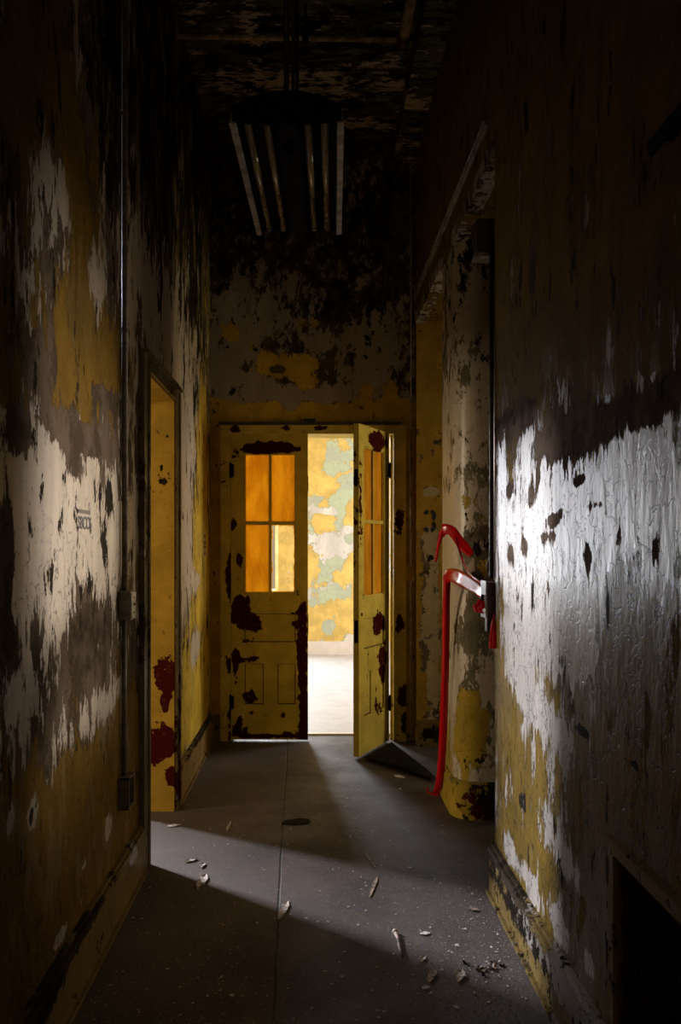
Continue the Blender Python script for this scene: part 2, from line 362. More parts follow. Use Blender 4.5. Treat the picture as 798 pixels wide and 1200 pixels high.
def rx_(A, f):
    f['Y'] += .75*sm(-A[:,2], -1.05, -.85)*(A[:,1] < 4.2)
    f['Y'] += .75*sm(-A[:,1], -2.75, -2.2)*sm(-A[:,2], -1.62, -1.3)
    f['W'] += .0
    lo = sm(-A[:,2], -1.85, -1.6)
    f['Y'] -= .38*sm(-A[:,2], -1.05, -.85)*(A[:,1] < 4.2)*(A[:,1] > 2.5)
    f['W'] += .30*lo; f['Y'] -= .12*lo*sm(A[:,2], 1.0, 1.2)
    f['C'] += .95*lo
    f['W'] -= .35*sm(A[:,2], 2.0, 2.3); f['Y'] += .60*sm(A[:,2], 1.98, 2.16); f['W'] += .15*sm(A[:,2], 2.1, 2.5)
    f['D'] += .06*sm(A[:,2], 2.0, 2.4)
    y, z = A[:,1], A[:,2]                       # long crack and panel seam
    f['D'] += 1.1*np.exp(-((z-.962-.01*np.sin(y*9))/.006)**2)*sm(-y, -2.62, -2.58)*sm(y, 1.7, 1.9)*.8
    f['D'] += .7*np.exp(-((y-2.30)/.006)**2)*sm(-z, -.95, -.9)
RD = dict(W=-.12, Y=.02, D=-.42, R=-.9, C=-.30)
rf = wall_fields(XR, RD, RB, rx_)
m = MB()
V0, V1, VZ0, VZ1 = 1.60, 2.215, .10, .70                                     # hole for the vent
def slab(y0, y1, z0, z1, st=.022): m.box(XR, 1.12, y0, y1, z0, z1, st, '-x+y-y')
slab(V1, O1a, 0, ZC, .02); slab(V0, V1, VZ1, ZC); slab(V0, V1, 0, VZ0); slab(.9, V0, 0, ZC); m.box(XR, 1.12, -4, .9, 0, ZC, .2, '-x')
m.box(XR, 1.12, O1a, O1b+.3, OZ, ZC, .03, '-x-z'); m.box(XR, 1.12, O1b+.3, 6.61, OZ, ZC, .03, '-x-z')
m.box(XR, 1.12, O2b, 6.61, 0, OZ, .03, '-x-y')
m.box(1.02, 1.12, V0, V1, VZ0, VZ1)
struct(m.build('wall_right', M['right'], origin=(0,0,0), fields=rf))

PB = endpx([('O',545,860,22,50,.9), ('O',535,920,14,40,.6), ('O',545,590,12,10,.4), ('P',550,740,22,50,.45), ('P',560,650,30,30,.35), ('V',528,690,10,150,.5), ('P',535,560,12,16,.3), ('D',560,640,16,14,.55), ('D',575,600,10,50,.35), ('O',560,660,10,14,.7), ('D',570,880,16,40,.2), ('O',530,560,9,9,.5)], 4.8)
pf = flat_fields(dict(W=.22, Y=-.42, D=-.50, R=-.9, C=-.1), PB, extra=lambda A, f: (f.__setitem__('D', f['D']+.3*sm(A[:,2], 2.2, 3.0)), f.__setitem__('Y', f['Y']-.2*sm(A[:,2], 2.0, 2.4))))
def pier_outline(r=.13, e=0.0, n=10):
    pts = []
    x0 = XR-e; x1 = 1.12; y0 = O1b-e; y1 = O2a+e
    for k in range(n+1):
        a = math.pi/2*k/n; pts.append((x0+r-r*math.sin(a) if False else x0+r-r*math.cos(math.pi/2-a) , y0+r-r*math.sin(math.pi/2-a) if False else y0+r-r*math.cos(a)))
    # pts run from (x0+r, y0) to (x0, y0+r)
    pts = [(x0+r-r*math.sin(math.pi/2*k/n), y0+r-r*math.cos(math.pi/2*k/n)) for k in range(n+1)]
    a = [(x1-(x1-(x0+r))*k/6, y0) for k in range(6)]+pts
    b = [(x0+.03-.03*math.cos(math.pi/2*k/3), y1-.03+.03*math.sin(math.pi/2*k/3)) for k in range(4)]
    return a+[(x0, y0+r+(y1-.03-y0-r)*k/8) for k in range(1, 8)]+b+[(x1, y1)]
def extrude_z(mb, pl, z0, z1, step, close=False):
    nz = max(1, int((z1-z0)/step)); n_ = len(pl)
    vs = [(x, y, z0+(z1-z0)*j/nz) for j in range(nz+1) for x, y in pl]
    rng = range(n_) if close else range(n_-1)
    fs = [(j*n_+i, (j)*n_+(i+1)%n_, (j+1)*n_+(i+1)%n_, (j+1)*n_+i) for j in range(nz) for i in rng]
    mb.add(vs, fs)
m = MB(); pl = pier_outline(); extrude_z(m, pl, 0, OZ, .03, True)
po = struct(m.build('wall_pier', M['pier'], origin=(0,0,0), smooth=True, fields=pf))
m = MB(); pl = pier_outline(.13, .022); extrude_z(m, pl, 0, .19, .02, True)
nn = len(pl); m.add([(x, y, .19) for x, y in pl]+[(x, y, .205) for x, y in pier_outline(.13, .008)], [(i, (i+1)%nn, (i+1)%nn+nn, i+nn) for i in range(nn)]+[tuple(range(nn, 2*nn))])
pbf = flat_fields(dict(W=-.4, Y=.3, D=-.45, R=-.35, C=-.2), [('D', .98, .09, .12, .11, .8), ('R', .9,.05,.04,.04,.6), ('R',.85,.13,.03,.03,.6), ('Y',.80,.1,.1,.1,.5), ('D', .96,.19,.12,.02,.6)])
struct(m.build('baseboard_pier', M['pier'], origin=(0,0,0), smooth=False, fields=pbf))

# far reveal of the second opening (ochre jamb with the stencilled 3)
JF = endpx([('V',505,720,12,70,.9), ('V',503,640,9,22,.8), ('V',505,577,9,6,1.3), ('P',500,700,10,30,.4), ('V',508,800,10,40,.6), ('P',500,760,14,30,.3), ('D',506,655,8,6,.8)], 6.44)
m = MB(); m.box(XR-.012, 1.12, O2b-.02, O2b, 0, OZ, .02, '-y-x')
jm = struct(m.build('trim_%d' % n, M['jamb'], origin=(0,0,0), fields=flat_fields(dict(W=-.3, Y=.35, D=-.55, R=-.8, C=-1), JF))); n += 1
m = MB(); m.box(XR-.02, 1.12, O2b-.035, O2b-.02, 0, .2, .03, '-y')
struct(m.build('baseboard_alcove', M['basel'], origin=(0,0,0), fields=flat_fields(dict(W=-.5,Y=.25,D=-.4,R=-.8,C=-1), [('D',.9,.1,.08,.06,.7)])))

def arc_piece(mb, cx, cz, r0, r1, a0, a1, y, t=.0015, n_=8, plane='xz', x=0, sx=1.0):
    vs = []
    for k in range(n_+1):
        a = math.radians(a0+(a1-a0)*k/n_)
        for r in (r0, r1):
            u, w = cx+r*sx*math.cos(a), cz+r*math.sin(a)
            if plane == 'xz': vs += [(u, y, w), (u, y+t, w)]
            else: vs += [(x, u, w), (x+t, u, w)]
    fs = []
    for k in range(n_):
        i = k*4; fs += [(i, i+4, i+6, i+2), (i+1, i+3, i+7, i+5), (i, i+1, i+5, i+4), (i+2, i+6, i+7, i+3)]
    i = n_*4; fs += [(0,2,3,1), (i, i+1, i+3, i+2)]
    mb.add(vs, fs)
m = MB(); c = P(503.5, 604.5, 6.428); c2 = P(503.5, 616.5, 6.428)
for a0, a1 in ((160, 105), (75, -50)): arc_piece(m, c.x, c.z, .021, .050, a0, a1, 6.4285)
for a0, a1 in ((50, -75), (-105, -160)): arc_piece(m, c2.x, c2.z, .021, .050, a0, a1, 6.4285)
o = m.build('stencilled_number', M['ink'], jm); o['label'] = 'black stencilled number 3'

# ------------------------------------------------------------------ end wall with double doorway
ox0, ox1, oz = -.650, .632, 2.385
EB = endpx([('D',290,240,90,80,.40), ('D',430,240,60,80,.38), ('D',400,345,60,45,.30), ('D',260,330,18,30,.3),
  ('V',285,355,30,32,.42), ('V',330,345,20,25,.35), ('V',380,400,22,14,.45), ('V',445,395,30,35,.35), ('V',275,425,28,30,.45), ('V',300,455,38,16,.8), ('V',342,470,12,14,1.1), ('V',395,462,40,12,.8), ('V',415,440,30,14,.5), ('V',460,400,14,40,.4),
  ('O',325,428,38,18,1.0), ('O',345,430,30,8,.7), ('O',360,452,14,9,.9), ('O',426,458,16,14,.9), ('O',270,395,12,14,.6), ('O',378,400,6,12,.4), ('O',455,455,12,16,.5), ('P',326,432,12,5,1.8),
  ('V',420,210,16,30,.3), ('P',350,405,16,8,.5), ('D',420,420,14,12,.35), ('D',265,460,10,12,.3)])
def ex(A, f):
    y = VY-(A[:,2]-H)/YB*F
    f['Y'] += 1.15*sm(y, 462, 478)
    f['W'] += -.22*sm(-y, -330, -250)
ef = flat_fields(dict(W=-.08, Y=-.42, D=-.40, R=-.9, C=-.8), EB, extra=ex)
m = MB()
m.box(-1.15, ox0, YB, 6.85, 0, ZC, .025, '-y+y'); m.box(ox1, 1.12, YB, 6.85, 0, ZC, .025, '-y+y'); m.box(ox0, ox1, YB, 6.85, oz, ZC, .02, '-y')
struct(m.build('wall_end', M['end'], origin=(0,0,0), fields=ef))
# door frame
DF = [('R',-.645,1.28,.035,.17,1.3), ('R',-.64,.58,.03,.06,1.2), ('R',-.60,2.41,.05,.03,1.3), ('R',.665,1.70,.03,.11,1.2), ('R',.66,.90,.03,.09,1.1), ('R',.70,.35,.06,.1,1.0), ('R',.05,2.42,.05,.02,1.2), ('R',-.2,2.42,.03,.02,.9), ('R',.35,2.42,.04,.02,1.0), ('R',-.63,.22,.03,.06,.8), ('R',-.64,.05,.03,.05,.8), ('D',.70,.15,.06,.12,.6)]
dff = flat_fields(dict(W=-.6, Y=.6, D=-.6, R=-.48, C=-1), DF)
m = MB()
m.box(ox0-.065, ox0+.012, YB-.028, YB, 0, oz+.055, .02, 'all'); m.box(ox1-.012, ox1+.085, YB-.028, YB, 0, oz+.055, .02, 'all'); m.box(ox0+.012, ox1-.012, YB-.028, YB, oz-.012, oz+.055, .02, 'all')
m.box(ox0, ox0+.012, YB, 6.85, 0, oz, .03, 'all'); m.box(ox1-.012, ox1, YB, 6.85, 0, oz, .03, 'all'); m.box(ox0+.012, ox1-.012, YB, 6.85, oz-.012, oz, .03, 'all')
m.box(ox0+.012, ox0+.03, YB+.05, 6.70, 0, oz-.012, .03, 'all'); m.box(ox1-.03, ox1-.012, YB+.05, 6.70, 0, oz-.012, .03, 'all')
struct(m.build('trim_%d' % n, M['door'], origin=(0,0,0), fields=dff)); n += 1
m = MB(); m.box(ox0-.075, ox1+.045, YB-.06, YB, oz+.055, oz+.075, .03, 'all')
struct(m.build('trim_%d' % n, M['brown'], origin=(0,0,0))); n += 1
m = MB(); p = P(363, 493, YB); m.box(p.x-.045, p.x+.045, YB-.012, YB, p.z-.014, p.z+.014)
o = m.build('catch_plate', M['brown'], bevel=.003); tag(o, 'small dark metal catch plate on the wall above the double doors', 'plate')
# threshold
m = MB(); m.box(ox0, ox1, 6.80, 6.86, -.1, .012); struct(m.build('trim_%d' % n, M['farbase'], origin=(0,0,0))); n += 1

# ------------------------------------------------------------------ door leaves
def leaf(name, label, hinge, ang, s, blobs, missing=False):
    """local x runs from hinge to free edge; the corridor face is local y = -s*t"""
    e = empty(name, hinge, ang); e['_local'] = 1; e['kind'] = 'structure'; e['label'] = label
    w, t, z0, z1 = .594, .042, .014, 2.375
    fl = flat_fields(dict(W=-.9, Y=.9, D=-.75, R=-.60, C=-1), blobs)
    ya, yb = (0, t) if s > 0 else (-t, 0)          # s>0: corridor face at y=0 looking -y ; s<0: corridor face at y=0 looking +y
    def bx(mb, x0, x1, za, zb, d0=0, d1=0):
        a, b = (d0, t-d1) if s > 0 else (-t+d1, -d0)
        mb.box(x0, x1, a, b, za, zb, .016, 'all')
    fr = MB()
    bx(fr, 0, .105, z0, z1); bx(fr, .50, w, z0, z1)
    bx(fr, .105, .50, 2.222, z1); bx(fr, .105, .50, .985, 1.142); bx(fr, .105, .50, .60, .765); bx(fr, .105, .50, z0, .285)
    bx(fr, .252, .36, .285, .60, .004, .004)
    fo = fr.build('door_frame', M['door'], e, fields=fl)
    for (a, b, c_, d) in ((.105,.50,.765,.985), (.105,.252,.285,.60), (.36,.50,.285,.60)):
        pm = MB(); bx(pm, a+.007, b-.007, c_+.008, d-.005, .010, .010); k_ = len(pm.f); bx(pm, a, b, c_, d, .019, .019); pm.m = [0]*k_+[1]*(len(pm.f)-k_); pm.build('panel', [M['door'], M['brown']], e, fields=fl)  # dark core shows in the panel gaps: groove shade put into the colour
    gb = MB(); bx(gb, .293, .312, 1.142, 2.222, .006, .006); bx(gb, .105, .293, 1.672, 1.698, .006, .006); bx(gb, .312, .50, 1.672, 1.698, .006, .006)
    for a, b, c_, d in ((.105,.50,2.212,2.222), (.105,.50,1.142,1.152), (.105,.113,1.152,2.212), (.492,.50,1.152,2.212)): bx(gb, a, b, c_, d, .008, .008)
    gb.build('glazing_bar', M['door'], e, fields=fl)
    yp = .021*s
    for i, (a, b, c_, d) in enumerate(((.113,.293,1.698,2.212), (.312,.492,1.698,2.212), (.113,.293,1.152,1.672), (.312,.492,1.152,1.672))):
        pm = MB()
        if missing and i == 3:
            rr = random.Random(3); per = []
            N = 26
            def rect(tt):
                tt = (tt % 1)*4; k = int(tt); q = tt-k
                return [(a+(b-a)*q, c_), (b, c_+(d-c_)*q), (b-(b-a)*q, d), (a, d-(d-c_)*q)][k]
            cx, cz = (a+b)/2, (c_+d)/2
            outer = [rect(k/(N*4)) for k in range(N*4)]
            inner = []
            for x, z in outer:
                g = .004+.010*rr.random()**3
                inner.append((x+(g if x < cx else -g) if abs(x-cx) > .07 else x, z+(g if z < cz else -g) if abs(z-cz) > .235 else z))
            K = len(outer)
            for yy in (yp-.0015, yp+.0015):
                pm.add([(x, yy, z) for x, z in outer]+[(x, yy, z) for x, z in inner], [(j, (j+1)%K, (j+1)%K+K, j+K) for j in range(K)])
            o = pm.build('broken_pane', M['orange'], e); o['label'] = 'shards of the broken orange pane'
        else:
            pm.box(a, b, yp-.0015, yp+.0015, c_, d); pm.build('pane', M['orange'], e)
    for zc in (2.09, .30):
        hm = MB(); hm.tube([(-.004, -.006*s, zc-.055), (-.004, -.006*s, zc+.055)], .009, 10)
        for q in (-.058, .058): hm.tube([(-.004, -.006*s, zc+q-.004), (-.004, -.006*s, zc+q+.004)], .006, 8)
        y0_, y1_ = sorted((-.003*s, -.0005*s)); hm.box(-.02, .024, y0_, y1_, zc-.05, zc+.05)
        hm.build('hinge', M['black'], e)
    lm = MB(); y0_, y1_ = sorted((.006*s, .034*s)); lm.box(w-.001, w+.003, y0_, y1_, 1.93, 2.05); lm.box(w-.001, w+.003, y0_, y1_, .82, .98)
    lm.build('lock_plate', M['black'], e)
    lm = MB(); lm.tube([(w-.05, -.0*s, 1.02), (w-.05, -.004*s, 1.02)], .012, 10); lm.build('keyhole_plate', M['black'], e)
    return e
def lp(px, py): return ((px-270)*.0066, 1.5-(py-641)*.0066)
LBL = []
for k, px, py, rx, ry, a in (('R',285,711,9,14,1.3), ('R',276,715,7,17,1.3), ('R',296,731,11,11,1.5), ('R',282,725,9,12,1.0), ('R',276,771,6,13,1.3), ('R',288,774,12,4,.9), ('R',300,771,7,4,.9), ('R',292,816,8,9,1.4),
    ('R',354,760,7,45,1.3), ('R',353,715,5,14,1.0), ('R',346,731,5,5,.9), ('R',358,850,5,40,1.2), ('R',354,830,5,50,1.0), ('R',340,860,9,6,1.0), ('R',280,855,12,8,1.0), ('R',300,862,30,3,.8), ('R',280,842,4,9,.8), ('R',330,838,4,4,.7), ('R',293,835,6,3,.8),
    ('R',275,535,5,7,1.1), ('R',273,614,4,10,1.1), ('R',280,655,4,9,1.2), ('R',300,524,18,6,1.2), ('R',325,523,20,6,1.2), ('R',315,528,34,4,1.4), ('R',342,718,7,3,.8), ('R',320,862,20,3,.6), ('R',290,752,6,3,.8), ('R',275,800,3,16,.7)):
    x, z = lp(px, py); LBL.append((k, x, z, rx*.0066, ry*.0066, a))
leaf('door_1', 'left leaf of the yellow double door, with one glass pane broken out', (ox0+.015, YB-.02, 0), math.radians(-1.2), 1, LBL, True)
RBL = [('R',.25,2.29,.17,.075,1.6), ('R',.20,.93,.11,.085,1.5), ('R',.14,.66,.10,.11,1.4), ('R',.12,.55,.04,.12,1.0), ('R',.25,.35,.04,.14,.9), ('R',.56,1.9,.05,.4,.5), ('R',.57,1.5,.04,.6,.35), ('R',.16,.28,.06,.05,.8), ('D',.42,.55,.012,.4,.8), ('D',.35,.1,.1,.04,.4), ('R',.05,2.3,.03,.04,.9)]
leaf('door_2', 'right leaf of the yellow double door, standing ajar into the corridor', (ox1-.048, YB-.045, 0), math.radians(243.9), -1, RBL)
for ee in [o for o in bpy.data.objects if o.type == 'EMPTY' and '_local' in o]: del ee['_local']

# ------------------------------------------------------------------ left doorway trim
jb = [('R',-.80,.76,.05,.11,1.3), ('R',-.86,.79,.045,.09,1.2), ('R',-.84,.62,.03,.05,1.0), ('R',-.84,.40,.09,.10,1.3), ('R',-.90,.33,.06,.07,1.2), ('R',-.80,.20,.07,.05,1.2), ('D',-.86,1.95,.012,.02,1.4), ('D',-.85,1.87,.02,.02,1.2)]
jf = flat_fields(dict(W=-.7, Y=.75, D=-.62, R=-.55, C=-1), jb)
m = MB(); m.box(-1.15, XL+.012, DL1-.02, DL1, 0, DLZ, .015, '-y+x'); m.box(-1.15, XL+.012, DL0, DL0+.02, 0, DLZ, .05, 'all'); m.box(-1.15, XL+.012, DL0+.02, DL1-.02, DLZ-.02, DLZ, .03, 'all')
m.box(-1.02, -.98, DL1-.035, DL1-.02, 0, DLZ-.02, .03, 'all')
struct(m.build('trim_%d' % n, M['jamb'], origin=(0,0,0), fields=jf)); n += 1
cf = wall_fields(XL, dict(W=-.2, Y=.3, D=-.5, R=-.5, C=-1), [('R',206,850,6,60,.6), ('R',207,920,6,30,.6), ('D',172,900,6,60,.3), ('D',172,560,6,200,.15)])
m = MB(); m.box(XL, XL+.026, DL0-.115, DL0+.008, 0, DLZ+.055, .02, 'all'); m.box(XL+.026, XL+.034, DL0-.03, DL0+.0, 0, DLZ+.03, .02, 'all')
struct(m.build('trim_%d' % n, M['casing'], origin=(0,0,0), fields=cf)); n += 1
m = MB(); m.box(XL, XL+.026, DL1-.008, DL1+.105, 0, DLZ+.055, .02, 'all'); m.box(XL, XL+.030, DL0+.008, DL1-.008, DLZ-.012, DLZ+.055, .02, 'all'); m.box(XL+.026, XL+.034, DL1+.06, DL1+.10, 0, DLZ+.05, .02, 'all')
m.box(XL+.0, XL+.045, DL0-.10, DL1+.11, DLZ+.055, DLZ+.068)
struct(m.build('trim_%d' % n, M['casing'], origin=(0,0,0), fields=cf)); n += 1

# ------------------------------------------------------------------ skirting boards
def baseb(name, x0, x1, y0, y1, h, side, fld, cap=.012):
    m = MB()
    fine = '+x' if side > 0 else '-x'
    m.box(x0, x1, y0, y1, 0, h-.03, .016, 'all')
    if side > 0:
        m.prism([(0,0)], 0, 0) if False else None
        m.box(x0, x1+.006, y0, y1, h-.03, h-.012, .02, 'all'); m.box(x0, x1-.008, y0, y1, h-.012, h, .02, 'all')
        m.box(x1, x1+.014, y0, y1, 0, .014, .05, 'all')
    else:
        m.box(x0-.006, x1, y0, y1, h-.03, h-.012, .02, 'all'); m.box(x0+.008, x1, y0, y1, h-.012, h, .02, 'all')
        m.box(x0-.014, x0, y0, y1, 0, .014, .05, 'all')
    return struct(m.build(name, M['basel'], origin=(0,0,0), fields=fld))
bl = flat_fields(dict(W=-.35, Y=.45, D=-.5, R=-.8, C=-.2), [('P',2.75,.20,.45,.025,1.6), ('D',2.55,.17,.3,.03,.7), ('P',2.3,.16,.3,.06,1.2), ('D',2.35,.12,.12,.05,.6), ('V',3.7,.17,.1,.05,.8)], (1,2))
baseb('baseboard_left', XL, XL+.026, -4, DL0-.115, .225, 1, bl)
bl2 = flat_fields(dict(W=-.3, Y=.4, D=-.42, R=-.8, C=-.2), [('D',5.6,.19,.9,.02,.5), ('P',6,.21,.6,.02,1)], (1,2))
baseb('baseboard_left_far', XL, XL+.026, DL1+.105, YB-.03, .215, 1, bl2)
br = flat_fields(dict(W=-.05, Y=.1, D=-.25, R=-.8, C=.1), [('P',3.6,.19,.5,.03,1.2), ('D',3.2,.12,.5,.04,.5), ('V',3.0,.12,.4,.05,.5), ('O',3.5,.08,.2,.07,.9), ('O',2.9,.07,.3,.04,.7), ('V',2.5,.18,.2,.05,.7)], (1,2))
baseb('baseboard_right', XR-.026, XR, -4, O1a, .215, -1, br)
m = MB(); m.box(XL+.04, ox0-.066, YB-.022, YB, 0, .2, .02, 'all'); m.box(XL+.04, ox0-.066, YB-.028, YB, .18, .2)
struct(m.build('baseboard_end', M['basel'], origin=(0,0,0), fields=flat_fields(dict(W=-.5,Y=.6,D=-.45,R=-.8,C=-1), [('D',-.75,.1,.02,.03,.8)])))

# ------------------------------------------------------------------ right wall picture rail, lintel trims
m = MB(); m.box(XR-.016, XR, 3.86, YB, 3.405, 3.425); m.box(XR-.022, XR, 3.86, YB, 3.425, 3.432)
struct(m.build('trim_%d' % n, M['flange'], origin=(0,0,0))); n += 1
for a, b in ((O1a, O1b+.14), (O2a-.05, O2b)):
    m = MB(); m.box(XR-.02, XR+.06, a, b, OZ-.012, OZ+.06, .02, 'all')
    struct(m.build('trim_%d' % n, M['right'], origin=(0,0,0), fields=flat_fields(dict(W=.1, Y=-.1, D=-.25, R=-.7, C=-.2), []))); n += 1
# slim dark upright where the near slab ends
m = MB(); m.box(XR+.004, XR+.03, O1a, O1a+.022, .0, OZ, .03, 'all')
struct(m.build('trim_%d' % n, M['casing'], origin=(0,0,0), fields=flat_fields(dict(W=0, Y=.0, D=-.2, R=-.5, C=-1), []))); n += 1
# cover strip in the right far corner
m = MB(); m.tube([(XR-.035, YB-.03, .02), (XR-.035, YB-.03, 2.4)], .008, 10); m.tube([(XR-.035, YB-.03, 2.4), (XR-.035, YB-.03, ZC)], .007, 10)
e = empty('corner_conduit', (XR-.035, YB-.03, .02)); tag(e, 'thin pale conduit running up the far right corner beside the open door leaf', 'conduit')
m.build('pipe', M['flange'], e, smooth=True)
p = P(481, 672, YB-.05); m = MB(); m.box(p.x-.03, p.x+.032, YB-.075, YB-.02, p.z-.062, p.z+.062); m.build('outlet_box', M['jamb'], e, bevel=.004, fields=flat_fields(dict(W=-.4,Y=.5,D=-.6,R=-.6,C=-1), []))

# ------------------------------------------------------------------ left wall conduit with boxes
e = empty('wall_conduit', (XL+.014, 3.55, .42)); tag(e, 'brown painted conduit with two small boxes running up the left wall', 'conduit')
m = MB(); m.tube([(XL+.016, 3.55, 1.31), (XL+.016, 3.55, ZC)], .0125, 12); m.tube([(XL+.014, 3.55, .54), (XL+.014, 3.55, 1.2)], .011, 12); m.build('pipe', M['cond'], e, smooth=True)
m = MB(); m.box(XL+.002, XL+.05, 3.50, 3.60, 1.20, 1.318); b_ = m.build('switch_box', M['cond'], e, bevel=.004)
m = MB(); m.box(XL+.05, XL+.054, 3.505, 3.595, 1.205, 1.312); m.tube([(XL+.054,3.55,1.29),(XL+.057,3.55,1.29)], .004, 8); m.tube([(XL+.054,3.55,1.228),(XL+.057,3.55,1.228)], .004, 8); m.tube([(XL+.054,3.55,1.26),(XL+.062,3.55,1.265)], .006, 8)
m.build('cover_plate', M['pale'], b_)
m = MB(); ya, yb, za, zb = 3.50, 3.60, .42, .55
m.box(XL+.002, XL+.008, ya, yb, za, zb); m.box(XL+.008, XL+.045, ya, ya+.006, za, zb); m.box(XL+.008, XL+.045, yb-.006, yb, za, zb); m.box(XL+.008, XL+.045, ya, yb, za, za+.006); m.box(XL+.008, XL+.045, ya, yb, zb-.006, zb)
o = m.build('open_box', M['cond'], e, bevel=.002); o['label'] = 'open outlet box without its cover'
for z in (4.2, 3.3, 2.4, 1.7):
    m = MB(); m.box(XL, XL+.004, 3.515, 3.585, z-.01, z+.01); m.tube([(XL+.016,3.55,z-.008),(XL+.016,3.55,z+.008)], .016, 12); m.build('clamp', M['cond'], e)

# stencil on left wall
def text_mesh(name, s, size, mat, parent, loc, rot, label=None):
    cu = bpy.data.curves.new(name, 'FONT'); cu.body = s; cu.size = size; cu.extrude = .0006; cu.align_x = 'LEFT'; cu.offset = size*.018
    ob = bpy.data.objects.new(name, cu); COL.objects.link(ob)
    me = bpy.data.meshes.new_from_object(ob.evaluated_get(bpy.context.evaluated_depsgraph_get()))
    COL.objects.unlink(ob); bpy.data.objects.remove(ob)
    o = bpy.data.objects.new(name, me); me.materials.append(mat); COL.objects.link(o); o.parent = parent; o.location = loc; o.rotation_euler = rot
    if label: o['label'] = label
    return o
WL = bpy.data.objects['wall_left']
text_mesh('stencilled_lettering', 'S8CC6', .062, M['ink'], WL, (XL+.0008, 2.90, 1.563), (math.pi/2, 0, math.pi/2), 'small black stencilled letters S8CC6')
m = MB(); m.box(XL, XL+.004, 2.89, 3.05, 1.616, 1.629); m.build('label_strip', M['brown'], WL)
m = MB()
for cz in (1.555, 1.475):
    for a0, a1 in ((160, 100), (80, 20), (-20, -80), (-100, -160)): arc_piece(m, 6.28, cz, .022, .038, a0, a1, 0, plane='yz', x=XL+.0006, sx=1.6, n_=4)
o = m.build('stencilled_number', M['ink'], WL); o['label'] = 'black stencilled number 8'

# ------------------------------------------------------------------ right: switch box with conduit, upper box
e = empty('switch_conduit', (XR+.01, O1a+.03, 1.2)); tag(e, 'dark conduit dropping to a switch box at the edge of the right wall', 'conduit')
m = MB(); m.tube([(XR-.006, O1a+.035, 1.36), (XR-.006, O1a+.035, 2.84)], .0105, 12); m.build('pipe', M['brown'], e, smooth=True)
bx0 = MB(); bx0.box(XR-.032, XR+.042, O1a+.005, O1a+.105, 1.205, 1.345); sb = bx0.build('switch_box', M['red_iron'], e, bevel=.005)
m = MB(); m.box(XR-.040, XR-.032, O1a+.0, O1a+.11, 1.19, 1.352); m.build('cover_plate', M['pale'], sb, bevel=.001)
m = MB(); m.box(XR-.05, XR-.040, O1a+.045, O1a+.06, 1.26, 1.29); m.build('toggle', M['black'], sb)
m = MB(); m.box(XR-.03, XR+.0, O1a+.02, O1a+.07, 1.13, 1.205); m.build('pipe_stub', M['brown'], e, bevel=.004)
m = MB()
pts = [P(577.5, y, 3.72) for y in (430, 500, 560, 610, 655, 676)]; pts = [Vector((XR-.018+.001*math.sin(i), O1a+.02, p.z)) for i, p in enumerate(pts)]
m.tube(pts, .0022, 6); m.tube([(XR-.018, O1a+.02, 1.462), (XR-.027, O1a+.02, 1.44), (XR-.036, O1a+.02, 1.41)], .0022, 6)
o = m.build('wire', M['flange'], e); o['label'] = 'thin pale wire'
e = empty('junction_box', (XR-.01, 3.93, 2.82)); tag(e, 'small brown box high up under the lintel of the right opening', 'box')
m = MB(); m.box(XR-.05, XR+.03, 3.86, 3.94, 2.83, 2.985); m.build('body', M['brown'], e, bevel=.004)
m = MB(); m.box(XR-.056, XR+.02, 3.85, 3.945, 2.812, 2.83); m.build('lip', M['pale'], e, bevel=.002)

# short dark rail high on the right wall
e = empty('wall_rail', (XR-.03, 1.9, 2.40)); tag(e, 'short dark horizontal rail fixed high on the right wall', 'rail')
m = MB(); m.box(XR-.035, XR-.020, .9, 1.93, 2.385, 2.415); m.build('bar', M['black'], e, bevel=.002)
for y in (1.86, 1.1):
    m = MB(); m.box(XR-.02, XR, y-.015, y+.015, 2.39, 2.41); m.build('bracket', M['black'], e)

# ------------------------------------------------------------------ vent at lower right
e = empty('wall_vent', (XR, 1.9, .1)); tag(e, 'black rusted wire mesh vent in a wooden frame low in the right wall', 'vent')
ff = flat_fields(dict(W=-.3, Y=.35, D=-.3, R=-.6, C=-1), [], (1,2))
m = MB(); m.box(XR-.012, XR, V1, V1+.035, VZ0-.03, VZ1+.035, .02, 'all'); m.box(XR-.012, XR, V0-.035, V0, VZ0-.03, VZ1+.035, .02, 'all'); m.box(XR-.012, XR, V0, V1, VZ1, VZ1+.035, .02, 'all'); m.box(XR-.012, XR, V0, V1, VZ0-.03, VZ0, .02, 'all')
m.box(XR-.018, XR, V0-.04, V1+.04, VZ1+.035, VZ1+.041)
m.build('frame', M['basel'], e, fields=ff)
m = MB(); rr = random.Random(5)
yy = V0
while yy < V1-.012:
    yy += .013; pts = []
    for k in range(25):
        z = VZ0+(VZ1-VZ0)*k/24; pts.append((XR+.012+.006*math.sin(k*math.pi)+rr.uniform(-.004,.004), min(V1-.003, yy+(.006 if k % 2 else -.006)+rr.uniform(-.002,.002)), z))
    m.tube(pts, .0014, 4)
o = m.build('mesh_screen', M['screen'], e)
m = MB(); m.box(XR+.10, XR+.105, V0, V1, VZ0, VZ1); m.build('back_panel', M['black'], e)
m = MB()
for k in range(90):
    p = Vector((XR+.02+rr.uniform(0,.05), rr.uniform(V0+.02, V1-.02), rr.uniform(VZ0+.01, VZ1-.03)))
    d = Vector((rr.uniform(-.3,.3), rr.uniform(-1,1), rr.uniform(-1,.8))).normalized()*rr.uniform(.02,.06)
    q = p+d; q.y = min(max(q.y, V0+.01), V1-.01); q.z = min(max(q.z, VZ0+.005), VZ1-.01); m.tube([p, (p+q)/2+Vector((.0,.004,.004)), q], .0012, 4)
o = m.build('lint', M['screen'], e); o['kind'] = 'stuff'

